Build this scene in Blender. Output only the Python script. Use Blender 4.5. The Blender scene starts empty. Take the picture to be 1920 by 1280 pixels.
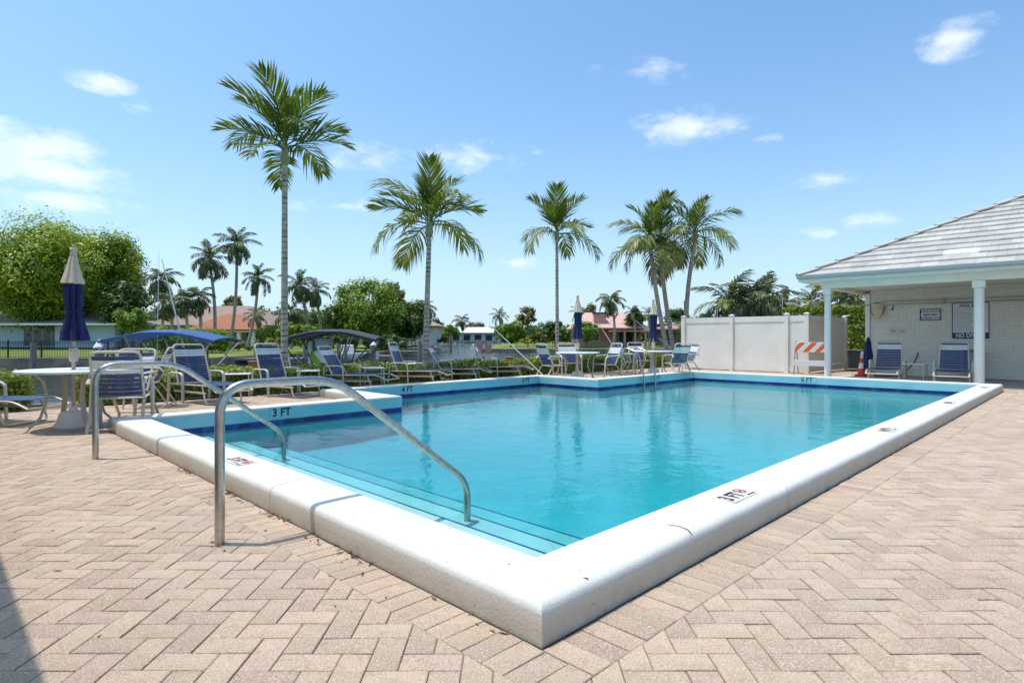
import bpy, math, random
import numpy as np
from mathutils import Vector, Matrix
R = math.radians
rnd = random.Random(7)
C = bpy.context.scene.collection
SC = bpy.context.scene

# ------------------------------------------------------------------ camera, sky, sun, exposure
CAMH, F, CX, HY = 1.1, 1104.0, 960.0, 632.0
cd = bpy.data.cameras.new('camera'); cam = bpy.data.objects.new('camera', cd); C.objects.link(cam)
cd.sensor_width = 36; cd.lens = F / 1920 * 36; cd.shift_y = -(640 - HY) / 1920
cd.clip_start = 0.05; cd.clip_end = 3000
cam.location = (0, 0, CAMH); cam.rotation_euler = (R(90), 0, 0); SC.camera = cam
SC.view_settings.view_transform = 'Standard'; SC.view_settings.look = 'None'
SC.view_settings.exposure = 0.22; SC.view_settings.gamma = 1; SC.view_settings.use_curve_mapping = False
SC.render.engine = 'CYCLES'
SC.cycles.use_denoising = True
SC.cycles.max_bounces = 8; SC.cycles.transparent_max_bounces = 24; SC.cycles.diffuse_bounces = 3
SC.cycles.caustics_reflective = False; SC.cycles.caustics_refractive = False
SC.cycles.sample_clamp_indirect = 6

SUN_SHIFT = Vector((0.304, -0.015, -1.0)).normalized()
sd = bpy.data.lights.new('sun', 'SUN'); sun = bpy.data.objects.new('sun', sd); C.objects.link(sun)
sd.energy = 3.15; sd.angle = R(0.53); sd.color = (1.0, 0.955, 0.88)
sun.rotation_euler = SUN_SHIFT.to_track_quat('-Z', 'Y').to_euler()
to_sun = -SUN_SHIFT
sun_el = math.asin(to_sun.z); sun_az = math.atan2(to_sun.x, to_sun.y)

class NT:
    def __init__(s, nt): s.t = nt; s.n = nt.nodes; s.l = nt.links
    def new(s, typ, **kw):
        n = s.n.new(typ)
        for k, v in kw.items():
            if k.startswith('i_'): n.inputs[k[2:].replace('_', ' ')].default_value = v
            else: setattr(n, k, v)
        return n
    def set(s, sock, v):
        if isinstance(v, bpy.types.NodeSocket): s.l.new(v, sock)
        elif v is not None: sock.default_value = v
    def math(s, op, a, b=None, c=None, clamp=False):
        n = s.n.new('ShaderNodeMath'); n.operation = op; n.use_clamp = clamp
        s.set(n.inputs[0], a)
        if b is not None: s.set(n.inputs[1], b)
        if c is not None: s.set(n.inputs[2], c)
        return n.outputs[0]
    def mix(s, f, a, b, blend='MIX'):
        n = s.n.new('ShaderNodeMix'); n.data_type = 'RGBA'; n.blend_type = blend
        s.set(n.inputs[0], f); s.set(n.inputs[6], a if isinstance(a, bpy.types.NodeSocket) else (*a[:3], 1))
        s.set(n.inputs[7], b if isinstance(b, bpy.types.NodeSocket) else (*b[:3], 1))
        return n.outputs[2]
    def noise(s, scale, detail=4, rough=0.6, vec=None, dist=0.0):
        n = s.n.new('ShaderNodeTexNoise'); n.inputs['Scale'].default_value = scale
        n.inputs['Detail'].default_value = detail; n.inputs['Roughness'].default_value = rough; n.inputs['Distortion'].default_value = dist
        if vec is not None: s.l.new(vec, n.inputs['Vector'])
        return n.outputs[0]
    def ramp(s, f, lo, hi):
        n = s.n.new('ShaderNodeMapRange'); n.interpolation_type = 'SMOOTHSTEP'; s.set(n.inputs[0], f)
        n.inputs[1].default_value = lo; n.inputs[2].default_value = hi
        return n.outputs[0]

world = bpy.data.worlds.new('World'); SC.world = world; world.use_nodes = True
w = NT(world.node_tree); w.n.clear()
sky = w.new('ShaderNodeTexSky', sky_type='NISHITA', sun_disc=False)
sky.sun_elevation = sun_el; sky.sun_rotation = sun_az
sky.air_density = 1.0; sky.dust_density = 2.6; sky.ozone_density = 2.2; sky.altitude = 0
tc = w.new('ShaderNodeTexCoord'); sp = w.new('ShaderNodeSeparateXYZ'); w.l.new(tc.outputs['Generated'], sp.inputs[0])
az = w.math('ARCTAN2', sp.outputs[0], sp.outputs[1]); el = w.math('ARCSINE', sp.outputs[2])
cmb = w.new('ShaderNodeCombineXYZ'); w.l.new(w.math('MULTIPLY', az, 1.0), cmb.inputs[0]); w.l.new(w.math('MULTIPLY', el, 2.1), cmb.inputs[1])
nz = w.noise(9.0, 8, 0.62, cmb.outputs[0], 0.2)
nz2 = w.noise(30.0, 5, 0.6, cmb.outputs[0], 0.2)
CLOUDS = [(70,270,125,26,1.0),(110,328,120,24,1.0),(60,335,140,28,.6),(120,380,115,20,1.05),(190,155,55,14,.75),(262,200,30,12,.5),(700,298,70,20,.8),
          (905,295,85,20,.85),(1190,140,85,20,.6),(1280,240,95,24,.8),(1795,70,60,26,.9),(1548,336,52,13,.8),(1650,412,60,13,.8),
          (1522,438,36,10,.7),(978,495,42,10,.8),(670,388,50,12,.55),(570,388,60,12,.45),(1200,485,50,10,.5),(10,290,60,22,.5),(1440,258,30,10,.4),
          (650,95,12,8,.4)]
tot = None
def blob(a0, e0, wa, we, s):
    dx = w.math('DIVIDE', w.math('SUBTRACT', az, a0), wa); dy = w.math('DIVIDE', w.math('SUBTRACT', el, e0), we)
    r2 = w.math('ADD', w.math('MULTIPLY', dx, dx), w.math('MULTIPLY', dy, dy))
    return w.math('MULTIPLY', w.math('SUBTRACT', 1.0, w.math('SQRT', r2), clamp=True), s)
rc = random.Random(3)
bl = []
for (px, py, wx, wy, s) in CLOUDS:
    dx, dz = (px - CX) / F, (HY - py) / F; n_ = math.sqrt(1 + dx * dx + dz * dz)
    k = 1 / (1 + dx * dx)
    bl.append((math.atan2(dx, 1), math.asin(dz / n_), wx / F * k * 1.75, wy / F * math.sqrt(k) * 2.0, s * 1.25))
for i in range(9):
    bl.append((rc.choice([-1, 1]) * rc.uniform(0.95, 3.0), rc.uniform(0.1, 0.6), rc.uniform(.05, .12), rc.uniform(.015, .03), .8))
for b in bl:
    o = blob(*b); tot = o if tot is None else w.math('MAXIMUM', tot, o)
dens = w.math('MULTIPLY', w.math('ADD', w.math('MULTIPLY', tot, .8), w.math('MULTIPLY', w.math('SUBTRACT', nz, 0.5), 2.4)), w.ramp(tot, 0.0, 0.30))
dens = w.math('ADD', dens, w.math('MULTIPLY', w.math('SUBTRACT', nz2, 0.5), 0.7))
cm = w.math('MULTIPLY', w.math('MULTIPLY', w.ramp(dens, 0.12, 1.15), w.ramp(tot, 0.0, 0.3)), 0.66)
skycol = w.mix(1.0, sky.outputs[0], (0.85, 1.17, 1.33), 'MULTIPLY')
hz = w.math('MULTIPLY', w.math('POWER', w.math('SUBTRACT', 1.0, w.math('MAXIMUM', sp.outputs[2], 0.0)), 6.0), 0.75)
skycol = w.mix(hz, skycol, (5.3, 6.6, 7.7))
skyc = w.mix(cm, skycol, (7.1, 7.3, 7.7))
bg = w.new('ShaderNodeBackground'); w.l.new(skyc, bg.inputs[0]); bg.inputs[1].default_value = 0.15
wo = w.new('ShaderNodeOutputWorld'); w.l.new(bg.outputs[0], wo.inputs[0])

# ------------------------------------------------------------------ helpers
S2 = math.sqrt(0.5)
def W(v, u): return ((v - u) * S2, (v + u) * S2)
def VU(x, y): return ((x + y) * S2, (y - x) * S2)
def gp(px, py, z=0.0):
    Y = F * (CAMH - z) / (py - HY); return ((px - CX) / F * Y, Y)
def atY(px, Y): return ((px - CX) / F * Y, Y)
def zat(py, Y): return CAMH + (HY - py) / F * Y
def on_v(px, py, v):        # point on the vertical plane v = const -> (u, z)
    k = (px - CX) / F; u = v * (1 - k) / (1 + k); Y = (v + u) * S2
    return u, CAMH + (HY - py) / F * Y

def tag(o, label=None, cat=None, group=None, kind=None):
    if label: o['label'] = label
    if cat: o['category'] = cat
    if group: o['group'] = group
    if kind: o['kind'] = kind
    return o
def empty(name, loc=(0, 0, 0), rz=0.0, **kw):
    o = bpy.data.objects.new(name, None); C.objects.link(o); o.location = loc; o.rotation_euler = (0, 0, rz)
    o.empty_display_size = 0.2
    return tag(o, **kw)
def link(name, data, parent=None):
    o = bpy.data.objects.new(name, data); C.objects.link(o)
    if parent is not None: o.parent = parent
    return o
def children(o): return [c for c in ALLC.get(o.name, [])]
def copy_tree(o, parent=None):
    kids = list(o.children)
    c = o.copy(); C.objects.link(c)
    if parent is not None: c.parent = parent
    for k in kids: copy_tree(k, c)
    return c
def place(o, x, y, z=0, rz=0, sc=None, **kw):
    o.location = (x, y, z); o.rotation_euler = (0, 0, rz)
    if sc: o.scale = (sc, sc, sc)
    return tag(o, **kw)

def mesh_np(name, V, Fc, m, smooth=False):
    """V (n,3) array, Fc (k,4|3) int array of faces"""
    me = bpy.data.meshes.new(name); k, s = Fc.shape
    me.vertices.add(len(V)); me.vertices.foreach_set('co', np.asarray(V, np.float32).ravel())
    me.loops.add(k * s); me.loops.foreach_set('vertex_index', Fc.astype(np.int32).ravel())
    me.polygons.add(k); me.polygons.foreach_set('loop_start', np.arange(0, k * s, s, dtype=np.int32))
    me.update(calc_edges=True); me.materials.append(m)
    if smooth: me.shade_smooth()
    return me

class MB:
    def __init__(s): s.v = []; s.f = []
    def add(s, vs, fs):
        b = len(s.v); s.v += [tuple(p) for p in vs]; s.f += [tuple(b + i for i in f) for f in fs]; return s
    def box(s, x0, x1, y0, y1, z0, z1, bev=0.0, M=None):
        if bev > 0:
            b = bev
            pr = [(x0 + b, y0), (x1 - b, y0), (x1, y0 + b), (x1, y1 - b), (x1 - b, y1), (x0 + b, y1), (x0, y1 - b), (x0, y0 + b)]
            cx, cy = (x0 + x1) / 2, (y0 + y1) / 2
            def ins(p): return (p[0] - math.copysign(b, p[0] - cx), p[1] - math.copysign(b, p[1] - cy))
            vs = [(*ins(p), z0) for p in pr] + [(*p, z0 + b) for p in pr] + [(*p, z1 - b) for p in pr] + [(*ins(p), z1) for p in pr]
            fs = [tuple(range(7, -1, -1)), tuple(range(24, 32))]
            for r in range(3):
                for i in range(8): fs.append((r * 8 + i, r * 8 + (i + 1) % 8, r * 8 + 8 + (i + 1) % 8, r * 8 + 8 + i))
        else:
            vs = [(x0, y0, z0), (x1, y0, z0), (x1, y1, z0), (x0, y1, z0), (x0, y0, z1), (x1, y0, z1), (x1, y1, z1), (x0, y1, z1)]
            fs = [(3, 2, 1, 0), (4, 5, 6, 7), (0, 1, 5, 4), (1, 2, 6, 5), (2, 3, 7, 6), (3, 0, 4, 7)]
        if M is not None: vs = [tuple(M @ Vector(p)) for p in vs]
        return s.add(vs, fs)
    def prism(s, poly, z0, z1):
        n = len(poly); a = sum(poly[i][0] * poly[(i + 1) % n][1] - poly[(i + 1) % n][0] * poly[i][1] for i in range(n))
        if a < 0: poly = poly[::-1]
        f0 = z0 if callable(z0) else (lambda x, y: z0); f1 = z1 if callable(z1) else (lambda x, y: z1)
        vs = [(x, y, f0(x, y)) for x, y in poly] + [(x, y, f1(x, y)) for x, y in poly]
        fs = [tuple(range(n - 1, -1, -1)), tuple(range(n, 2 * n))] + [(i, (i + 1) % n, n + (i + 1) % n, n + i) for i in range(n)]
        return s.add(vs, fs)
    def tube(s, pts, r, n=8, flat=None, cap=True, up=(0, 0, 1)):
        """swept round (or flat: (half width, half height)) section; r may be a list"""
        P = [Vector(p) for p in pts]; m = len(P); base = len(s.v)
        T = [(P[min(i + 1, m - 1)] - P[max(i - 1, 0)]).normalized() for i in range(m)]
        ref = Vector(up)
        if abs(T[0].dot(ref)) > 0.95: ref = Vector((1, 0, 0))
        N = (ref - T[0] * T[0].dot(ref)).normalized()
        for i in range(m):
            if i:
                q = T[i - 1].rotation_difference(T[i]); N = (q @ N); N = (N - T[i] * N.dot(T[i])).normalized()
            B = T[i].cross(N); rr = r[i] if isinstance(r, (list, tuple)) else r
            for k in range(n):
                a = 2 * math.pi * (k + .5) / n
                if flat: off = B * (flat[0] * math.cos(a)) + N * (flat[1] * math.sin(a))
                else: off = B * (rr * math.cos(a)) + N * (rr * math.sin(a))
                s.v.append(tuple(P[i] + off))
        for i in range(m - 1):
            for k in range(n):
                s.f.append((base + i * n + k, base + i * n + (k + 1) % n, base + (i + 1) * n + (k + 1) % n, base + (i + 1) * n + k))
        if cap:
            s.f.append(tuple(base + k for k in range(n - 1, -1, -1))); s.f.append(tuple(base + (m - 1) * n + k for k in range(n)))
        return s
    def lathe(s, prof, n=20, fold=None, c=(0, 0, 0)):
        base = len(s.v)
        for i, (r, z) in enumerate(prof):
            for k in range(n):
                a = 2 * math.pi * k / n; rr = r * (fold(a, i / (len(prof) - 1), z) if fold else 1)
                s.v.append((c[0] + rr * math.cos(a), c[1] + rr * math.sin(a), c[2] + z))
        for i in range(len(prof) - 1):
            for k in range(n): s.f.append((base + i * n + k, base + i * n + (k + 1) % n, base + (i + 1) * n + (k + 1) % n, base + (i + 1) * n + k))
        s.f.append(tuple(base + k for k in range(n - 1, -1, -1))); s.f.append(tuple(base + (len(prof) - 1) * n + k for k in range(n)))
        return s
    def mesh(s, name, m, smooth=False):
        me = bpy.data.meshes.new(name); me.from_pydata(s.v, [], s.f); me.update()
        me.materials.append(m)
        if smooth:
            me.shade_smooth()
            try: me.set_sharp_from_angle(angle=R(40))
            except Exception: pass
        return me
    def build(s, name, m, parent=None, smooth=False): return link(name, s.mesh(name, m, smooth), parent)

def fillet(pts, r, n=5):
    P = [Vector(p) for p in pts]; out = [P[0]]
    for i in range(1, len(P) - 1):
        a, b, c = P[i - 1], P[i], P[i + 1]; d1 = (a - b); d2 = (c - b)
        rr = min(r, d1.length * .48, d2.length * .48); p0 = b + d1.normalized() * rr; p1 = b + d2.normalized() * rr
        for k in range(n + 1):
            t = k / n; out.append(p0 * (1 - t) ** 2 + b * 2 * t * (1 - t) + p1 * t * t)
    out.append(P[-1]); return out

# ------------------------------------------------------------------ materials
def mat(name, col, rough=0.6, metal=0.0, var=0.0, vscale=8.0, col2=None, bump=0.0, bscale=60.0, spec=0.5, island=0.0, coord='Object', stain=None):
    m = bpy.data.materials.new(name); m.use_nodes = True; t = NT(m.node_tree)
    p = t.n['Principled BSDF']; p.inputs['Roughness'].default_value = rough; p.inputs['Metallic'].default_value = metal
    p.inputs['Specular IOR Level'].default_value = spec
    co = t.new('ShaderNodeTexCoord').outputs[coord]
    c = t.new('ShaderNodeRGB').outputs[0]; c.default_value = (*col, 1)
    if col2 is not None or var > 0:
        n1 = t.noise(vscale, 6, 0.65, co)
        c2 = col2 if col2 is not None else tuple(x * (1 - var) for x in col)
        c = t.mix(t.ramp(n1, 0.35, 0.68), c, c2)
    if stain:
        sc_, lo, scol = stain
        c = t.mix(t.ramp(t.noise(sc_, 7, 0.7, co), lo, lo + 0.14), c, scol)
    if island > 0:
        g = t.new('ShaderNodeNewGeometry'); oi = t.new('ShaderNodeObjectInfo')
        rr = t.math('FRACT', t.math('ADD', g.outputs['Random Per Island'], oi.outputs['Random']))
        hs = t.new('ShaderNodeHueSaturation'); t.l.new(c, hs.inputs['Color'])
        t.l.new(t.math('MULTIPLY_ADD', rr, island * 2, 1 - island), hs.inputs['Value'])
        rr2 = t.math('FRACT', t.math('MULTIPLY', rr, 7.31))
        t.l.new(t.math('MULTIPLY_ADD', rr2, island * .12, 0.5 - island * .06), hs.inputs['Hue'])
        c = hs.outputs[0]
    t.l.new(c, p.inputs['Base Color'])
    if bump > 0:
        b = t.new('ShaderNodeBump'); b.inputs['Strength'].default_value = 1.0; b.inputs['Distance'].default_value = bump
        t.l.new(t.noise(bscale, 5, 0.7, co), b.inputs['Height']); t.l.new(b.outputs[0], p.inputs['Normal'])
    return m

def leafmat(name, c1, c2, c3, scale=0.5, gloss=0.35, c4=None):
    m = bpy.data.materials.new(name); m.use_nodes = True; t = NT(m.node_tree)
    p = t.n['Principled BSDF']; p.inputs['Roughness'].default_value = 0.45; p.inputs['Specular IOR Level'].default_value = gloss
    co = t.new('ShaderNodeTexCoord').outputs['Object']; g = t.new('ShaderNodeNewGeometry').outputs['Random Per Island']
    c = t.mix(t.ramp(t.noise(scale, 3, .6, co), .4, .62), c1, c2)
    c = t.mix(t.ramp(g, .72, 1.0), c, c3)
    if c4: c = t.mix(t.ramp(t.noise(scale * 1.7, 4, .6, co), .56, .7), c, c4)
    t.l.new(c, p.inputs['Base Color'])
    tr = t.new('ShaderNodeBsdfTranslucent'); t.l.new(t.mix(.5, c, (c2[0] * 1.6, c2[1] * 1.5, c2[2] * .6)), tr.inputs[0])
    mx = t.new('ShaderNodeMixShader'); mx.inputs[0].default_value = 0.30
    t.l.new(p.outputs[0], mx.inputs[1]); t.l.new(tr.outputs[0], mx.inputs[2])
    t.l.new(mx.outputs[0], t.n['Material Output'].inputs[0])
    return m

M = {}
M['paver'] = mat('paver', (.48, .345, .245), .93, col2=(.40, .285, .20), vscale=6.0, bump=.004, bscale=120, island=.16, stain=(2.3, .62, (.36, .215, .145)))
def paver_grain():
    t = NT(M['paver'].node_tree); p = t.n['Principled BSDF']; src = p.inputs['Base Color'].links[0].from_socket
    co = t.new('ShaderNodeTexCoord').outputs['Object']
    geo = t.new('ShaderNodeNewGeometry').outputs['Position']
    c = t.mix(t.math('MULTIPLY', t.ramp(t.noise(130, 4, .85, geo), .50, .60), .85), src, (.66, .53, .42))
    c = t.mix(t.math('MULTIPLY', t.ramp(t.noise(110, 4, .85, geo), .54, .64), .75), c, (.19, .125, .085))
    c = t.mix(t.math('MULTIPLY', t.ramp(t.noise(22, 5, .75, geo), .50, .70), .40), c, (.30, .205, .145))
    c = t.mix(t.math('MULTIPLY', t.ramp(t.noise(.9, 4, .6, geo), .45, .75), .35), c, (.40, .33, .27))
    c = t.mix(t.math('MULTIPLY', t.ramp(t.noise(2.1, 7, .75, geo), .56, .70), .5), c, (.30, .165, .10))
    t.l.new(c, p.inputs['Base Color'])
paver_grain()
M['joint'] = mat('joint_sand', (.30, .20, .14), .95, col2=(.17, .10, .065), vscale=3, bump=.003, bscale=200)
M['coping'] = mat('painted_coping', (.66, .635, .585), .8, col2=(.62, .59, .54), vscale=2.0, bump=.0035, bscale=75, spec=.3)
def coping_dirt_and_sides():
    t = NT(M['coping'].node_tree); p = t.n['Principled BSDF']; src = p.inputs['Base Color'].links[0].from_socket
    geo = t.new('ShaderNodeNewGeometry').outputs['Position']
    sp_ = t.new('ShaderNodeSeparateXYZ'); t.l.new(geo, sp_.inputs[0])
    low = t.math('SUBTRACT', 1.0, t.ramp(sp_.outputs[2], .0, .11))
    d = t.math('MULTIPLY', t.ramp(t.noise(9, 7, .75, geo), .42, .7), low)
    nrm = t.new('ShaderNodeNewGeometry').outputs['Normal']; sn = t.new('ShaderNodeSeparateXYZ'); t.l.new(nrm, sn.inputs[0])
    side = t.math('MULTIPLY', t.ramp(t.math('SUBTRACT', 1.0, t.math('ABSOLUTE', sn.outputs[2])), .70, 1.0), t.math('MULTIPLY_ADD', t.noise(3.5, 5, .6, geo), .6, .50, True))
    src = t.mix(side, src, (.50, .42, .32))  # upright faces mixed toward beige
    c = t.mix(t.math('MULTIPLY', d, .75), src, (.42, .35, .27))
    pits = t.math('MULTIPLY', t.ramp(t.noise(75, 4, .7, geo), .64, .70), t.ramp(t.noise(6, 4, .7, geo), .45, .65))
    c = t.mix(t.math('MULTIPLY', pits, .6), c, (.30, .25, .20))
    specks = t.ramp(t.noise(38, 2, .5, geo), .745, .765)
    c = t.mix(specks, c, (.08, .06, .05))
    t.l.new(c, p.inputs['Base Color'])
coping_dirt_and_sides()
M['grime'] = mat('dark_grime', (.035, .028, .022), .95, col2=(.09, .05, .03), vscale=14, bump=.004, bscale=60)
M['plaster'] = mat('pool_plaster', (.34, .70, .71), .8, col2=(.28, .63, .65), vscale=1.4)
M['pool_wall'] = mat('pool_wall_paint_bounce', (.33, .54, .58), .6, col2=(.24, .47, .54), vscale=1.6)  # wall paint with teal light reflected off the water put into the colour
M['step'] = mat('step_plaster', (.58, .70, .67), .8, col2=(.50, .63, .61), vscale=2.0)
M['tile'] = mat('blue_tile', (.012, .05, .26), .15, col2=(.02, .03, .15), vscale=9, island=.35)
M['tile_line'] = mat('step_line_tile', (.01, .06, .26), .3)
M['black_ink'] = mat('black_ink', (.015, .015, .015), .6)
M['red_ink'] = mat('red_ink', (.6, .04, .02), .6)
M['marker_white'] = mat('marker_plate', (.66, .60, .55), .6, var=.15, vscale=30)
M['steel'] = mat('stainless_steel', (.50, .48, .45), .27, 1.0, var=.25, vscale=25, bump=.0004, bscale=90)
M['white'] = mat('white_paint', (.82, .80, .75), .5, var=.06, vscale=3)
M['vinyl'] = mat('white_vinyl', (.82, .765, .69), .45, col2=(.75, .69, .61), vscale=1.6, stain=(3.0, .67, (.60, .55, .48)))
M['beige'] = mat('beige_aluminium', (.55, .45, .34), .42, var=.12, vscale=20)
M['cream_arm'] = mat('cream_aluminium', (.62, .55, .45), .42, var=.08, vscale=20)
M['navy_strap'] = mat('navy_vinyl_strap', (.018, .035, .115), .38, col2=(.035, .06, .15), vscale=14, island=.2)
M['white_strap'] = mat('white_vinyl_strap', (.74, .73, .71), .4, var=.12, vscale=20)
M['table_top'] = mat('table_top', (.72, .73, .76), .35, var=.06, vscale=6)
M['navy_cloth'] = mat('navy_canvas', (.010, .016, .075), .85, col2=(.014, .028, .12), vscale=7, bump=.002, bscale=300)
M['cream_cloth'] = mat('cream_canvas', (.66, .54, .40), .85, col2=(.58, .46, .33), vscale=9, bump=.002, bscale=300)
M['wood_pole'] = mat('beige_pole', (.62, .52, .42), .6, var=.2, vscale=12)
M['trunk'] = mat('palm_trunk', (.50, .43, .35), .9, col2=(.32, .26, .20), vscale=9, bump=.012, bscale=22)
def trunk_rings(m, f1=55.0):
    t = NT(m.node_tree); p = t.n['Principled BSDF']; src = p.inputs['Base Color'].links[0].from_socket
    co = t.new('ShaderNodeTexCoord').outputs['Object']; s_ = t.new('ShaderNodeSeparateXYZ'); t.l.new(co, s_.inputs[0])
    ph = t.math('ADD', t.math('MULTIPLY', s_.outputs[2], f1), t.math('MULTIPLY', t.noise(5, 3, .6, co), 5.0))
    ring = t.ramp(t.math('SINE', ph), .35, .95)
    dark = t.math('MULTIPLY', ring, t.ramp(t.noise(3.1, 3, .6, co), .35, .6))
    t.l.new(t.mix(t.math('MULTIPLY', dark, .85), src, (.07, .055, .045)), p.inputs['Base Color'])
trunk_rings(M['trunk'])
M['bark'] = mat('tree_bark', (.17, .14, .11), .95, col2=(.08, .065, .05), vscale=5, bump=.03, bscale=8)
M['shaft'] = mat('crownshaft', (.20, .25, .10), .5, col2=(.33, .30, .17), vscale=6)
M['frond'] = leafmat('palm_frond', (.065, .12, .016), (.12, .175, .022), (.27, .25, .055), 1.2, .4)
M['frond_y'] = leafmat('palm_frond_olive', (.16, .20, .035), (.24, .26, .05), (.40, .31, .10), 1.2, .4)
M['frond_far'] = leafmat('far_palm_frond', (.06, .085, .028), (.10, .125, .038), (.20, .17, .08), .8, .3)
M['leaf'] = leafmat('leaf_green', (.11, .21, .022), (.22, .32, .028), (.34, .39, .035), .35)
M['leaf_dark'] = leafmat('leaf_dark', (.05, .11, .022), (.09, .165, .03), (.15, .21, .035), .35)
M['leaf_banyan'] = leafmat('leaf_banyan', (.12, .23, .02), (.28, .36, .022), (.42, .43, .03), .22, .3, (.52, .45, .03))
M['leaf_yel'] = leafmat('leaf_yellow', (.20, .22, .012), (.36, .34, .02), (.45, .38, .03), 1.0)
M['leaf_hedge'] = leafmat('leaf_hedge', (.13, .20, .02), (.26, .31, .03), (.50, .47, .06), 3.0)
M['leaf_olive'] = leafmat('leaf_olive', (.15, .16, .045), (.22, .20, .06), (.28, .20, .08), .5)
M['grass'] = mat('grass', (.13, .19, .022), .95, col2=(.22, .235, .035), vscale=.35, bump=.05, bscale=9, stain=(1.3, .6, (.09, .15, .02)))
M['earth'] = mat('earth', (.19, .15, .11), .95, col2=(.11, .085, .06), vscale=1.2, bump=.02, bscale=20)
M['seawall'] = mat('seawall', (.34, .25, .18), .9, col2=(.13, .10, .085), vscale=1.0, bump=.02, bscale=9)
M['concrete'] = mat('concrete', (.46, .41, .35), .9, col2=(.38, .33, .28), vscale=1.2, bump=.002, bscale=60)
M['brick_paint'] = mat('painted_brick', (.82, .785, .69), .65, var=.08, vscale=4, bump=.002, bscale=40, island=.035)
M['mortar'] = mat('painted_mortar', (.66, .62, .53), .8)
M['soffit'] = mat('soffit_paint', (.80, .76, .68), .7, var=.05)
M['roof_tile'] = mat('roof_tile', (.47, .44, .395), .85, col2=(.37, .345, .31), vscale=1.6, bump=.004, bscale=30, island=.10, stain=(.8, .6, (.38, .35, .31)))
M['gutter'] = mat('grey_gutter', (.33, .36, .38), .5)
M['orange'] = mat('reflective_orange', (.80, .12, .015), .4)
M['dark_metal'] = mat('dark_steel', (.10, .10, .10), .5, .6)
M['navy_paint'] = mat('navy_print', (.012, .025, .12), .4)
M['grey_ink'] = mat('grey_print', (.22, .23, .26), .6)
M['sign_white'] = mat('sign_white', (.70, .71, .73), .4)
M['black'] = mat('black_metal', (.012, .012, .013), .5)
M['house_blue'] = mat('pale_blue_stucco', (.46, .58, .66), .8, var=.08, vscale=.6)
M['house_white'] = mat('white_stucco', (.66, .62, .57), .8, var=.1, vscale=.6)
M['house_pink'] = mat('pink_stucco', (.58, .30, .24), .8, var=.12, vscale=.6)
M['roof_grey'] = mat('grey_shingle', (.34, .30, .27), .9, col2=(.25, .22, .20), vscale=.8)
M['roof_clay'] = mat('clay_tile', (.42, .27, .20), .8, col2=(.24, .17, .14), vscale=4.5, island=.2)
M['roof_red'] = mat('red_clay_tile', (.42, .11, .055), .8, col2=(.22, .09, .06), vscale=4.5, island=.2)
M['roof_pink'] = mat('pink_tile', (.58, .37, .30), .8, col2=(.44, .28, .24), vscale=4.0, island=.15)
M['glass'] = mat('window_glass', (.06, .08, .10), .06, 0, var=.4, vscale=.7)
M['timber'] = mat('weathered_timber', (.26, .22, .19), .9, var=.35, vscale=6)
M['bimini_blue'] = mat('blue_canvas', (.03, .10, .25), .8, var=.2, vscale=2)
M['bimini_under'] = mat('blue_canvas_lining', (.10, .14, .30), .8)
M['bimini_black'] = mat('charcoal_canvas', (.045, .045, .055), .8, var=.3, vscale=2)
M['fiberglass'] = mat('white_gelcoat', (.78, .78, .76), .2)
M['rubber'] = mat('black_rubber', (.02, .02, .02), .6)
M['red'] = mat('red_plastic', (.65, .05, .02), .4)
M['orange_b'] = mat('orange_plastic', (.62, .17, .05), .5)
M['bin'] = mat('grey_plastic', (.13, .14, .14), .6)
M['dry_leaf'] = mat('dry_leaf', (.22, .08, .03), .9, col2=(.10, .045, .02), vscale=20, island=.4)
M['plaster_roof'] = mat('building_plaster', (.7, .68, .62), .8)

def water_mat(name, vol=None, rip=0.02, scl=(2.2, 7.0), tint=(1, 1, 1), opaque=None, refl=1.0):
    m = bpy.data.materials.new(name); m.use_nodes = True; t = NT(m.node_tree); t.n.remove(t.n['Principled BSDF'])
    co = t.new('ShaderNodeNewGeometry').outputs['Position']
    h = t.math('ADD', t.noise(scl[0], 3, .55, co, .4), t.math('MULTIPLY', t.noise(scl[1], 3, .6, co, .3), .28))
    b = t.new('ShaderNodeBump'); b.inputs['Strength'].default_value = 1; b.inputs['Distance'].default_value = rip
    t.l.new(h, b.inputs['Height'])
    fr0 = t.new('ShaderNodeFresnel'); fr0.inputs[0].default_value = 1.33; t.l.new(b.outputs[0], fr0.inputs['Normal'])
    fr = t.new('ShaderNodeMath', operation='MULTIPLY'); t.l.new(fr0.outputs[0], fr.inputs[0]); fr.inputs[1].default_value = refl
    gl = t.new('ShaderNodeBsdfGlossy'); gl.inputs['Roughness'].default_value = 0.03; t.l.new(b.outputs[0], gl.inputs['Normal'])
    if opaque:
        tr = t.new('ShaderNodeBsdfDiffuse'); tr.inputs[0].default_value = (*opaque, 1)
    else:
        tr = t.new('ShaderNodeBsdfTransparent'); tr.inputs[0].default_value = (*tint, 1)
    mx = t.new('ShaderNodeMixShader'); t.l.new(fr.outputs[0], mx.inputs[0]); t.l.new(tr.outputs[0], mx.inputs[1]); t.l.new(gl.outputs[0], mx.inputs[2])
    t.l.new(mx.outputs[0], t.n['Material Output'].inputs[0])
    if vol:
        va = t.new('ShaderNodeVolumeAbsorption'); va.inputs[0].default_value = (*vol[0], 1); va.inputs[1].default_value = vol[1]
        t.l.new(va.outputs[0], t.n['Material Output'].inputs[1])
    return m
M['pool_water'] = water_mat('pool_water', ((.01, .77, .83), 1.45), rip=.0075, scl=(3.4, 11.0), refl=1.0)
M['canal_water'] = water_mat('canal_water', rip=.09, scl=(1.3, 4.0), opaque=(.05, .06, .055))

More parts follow.
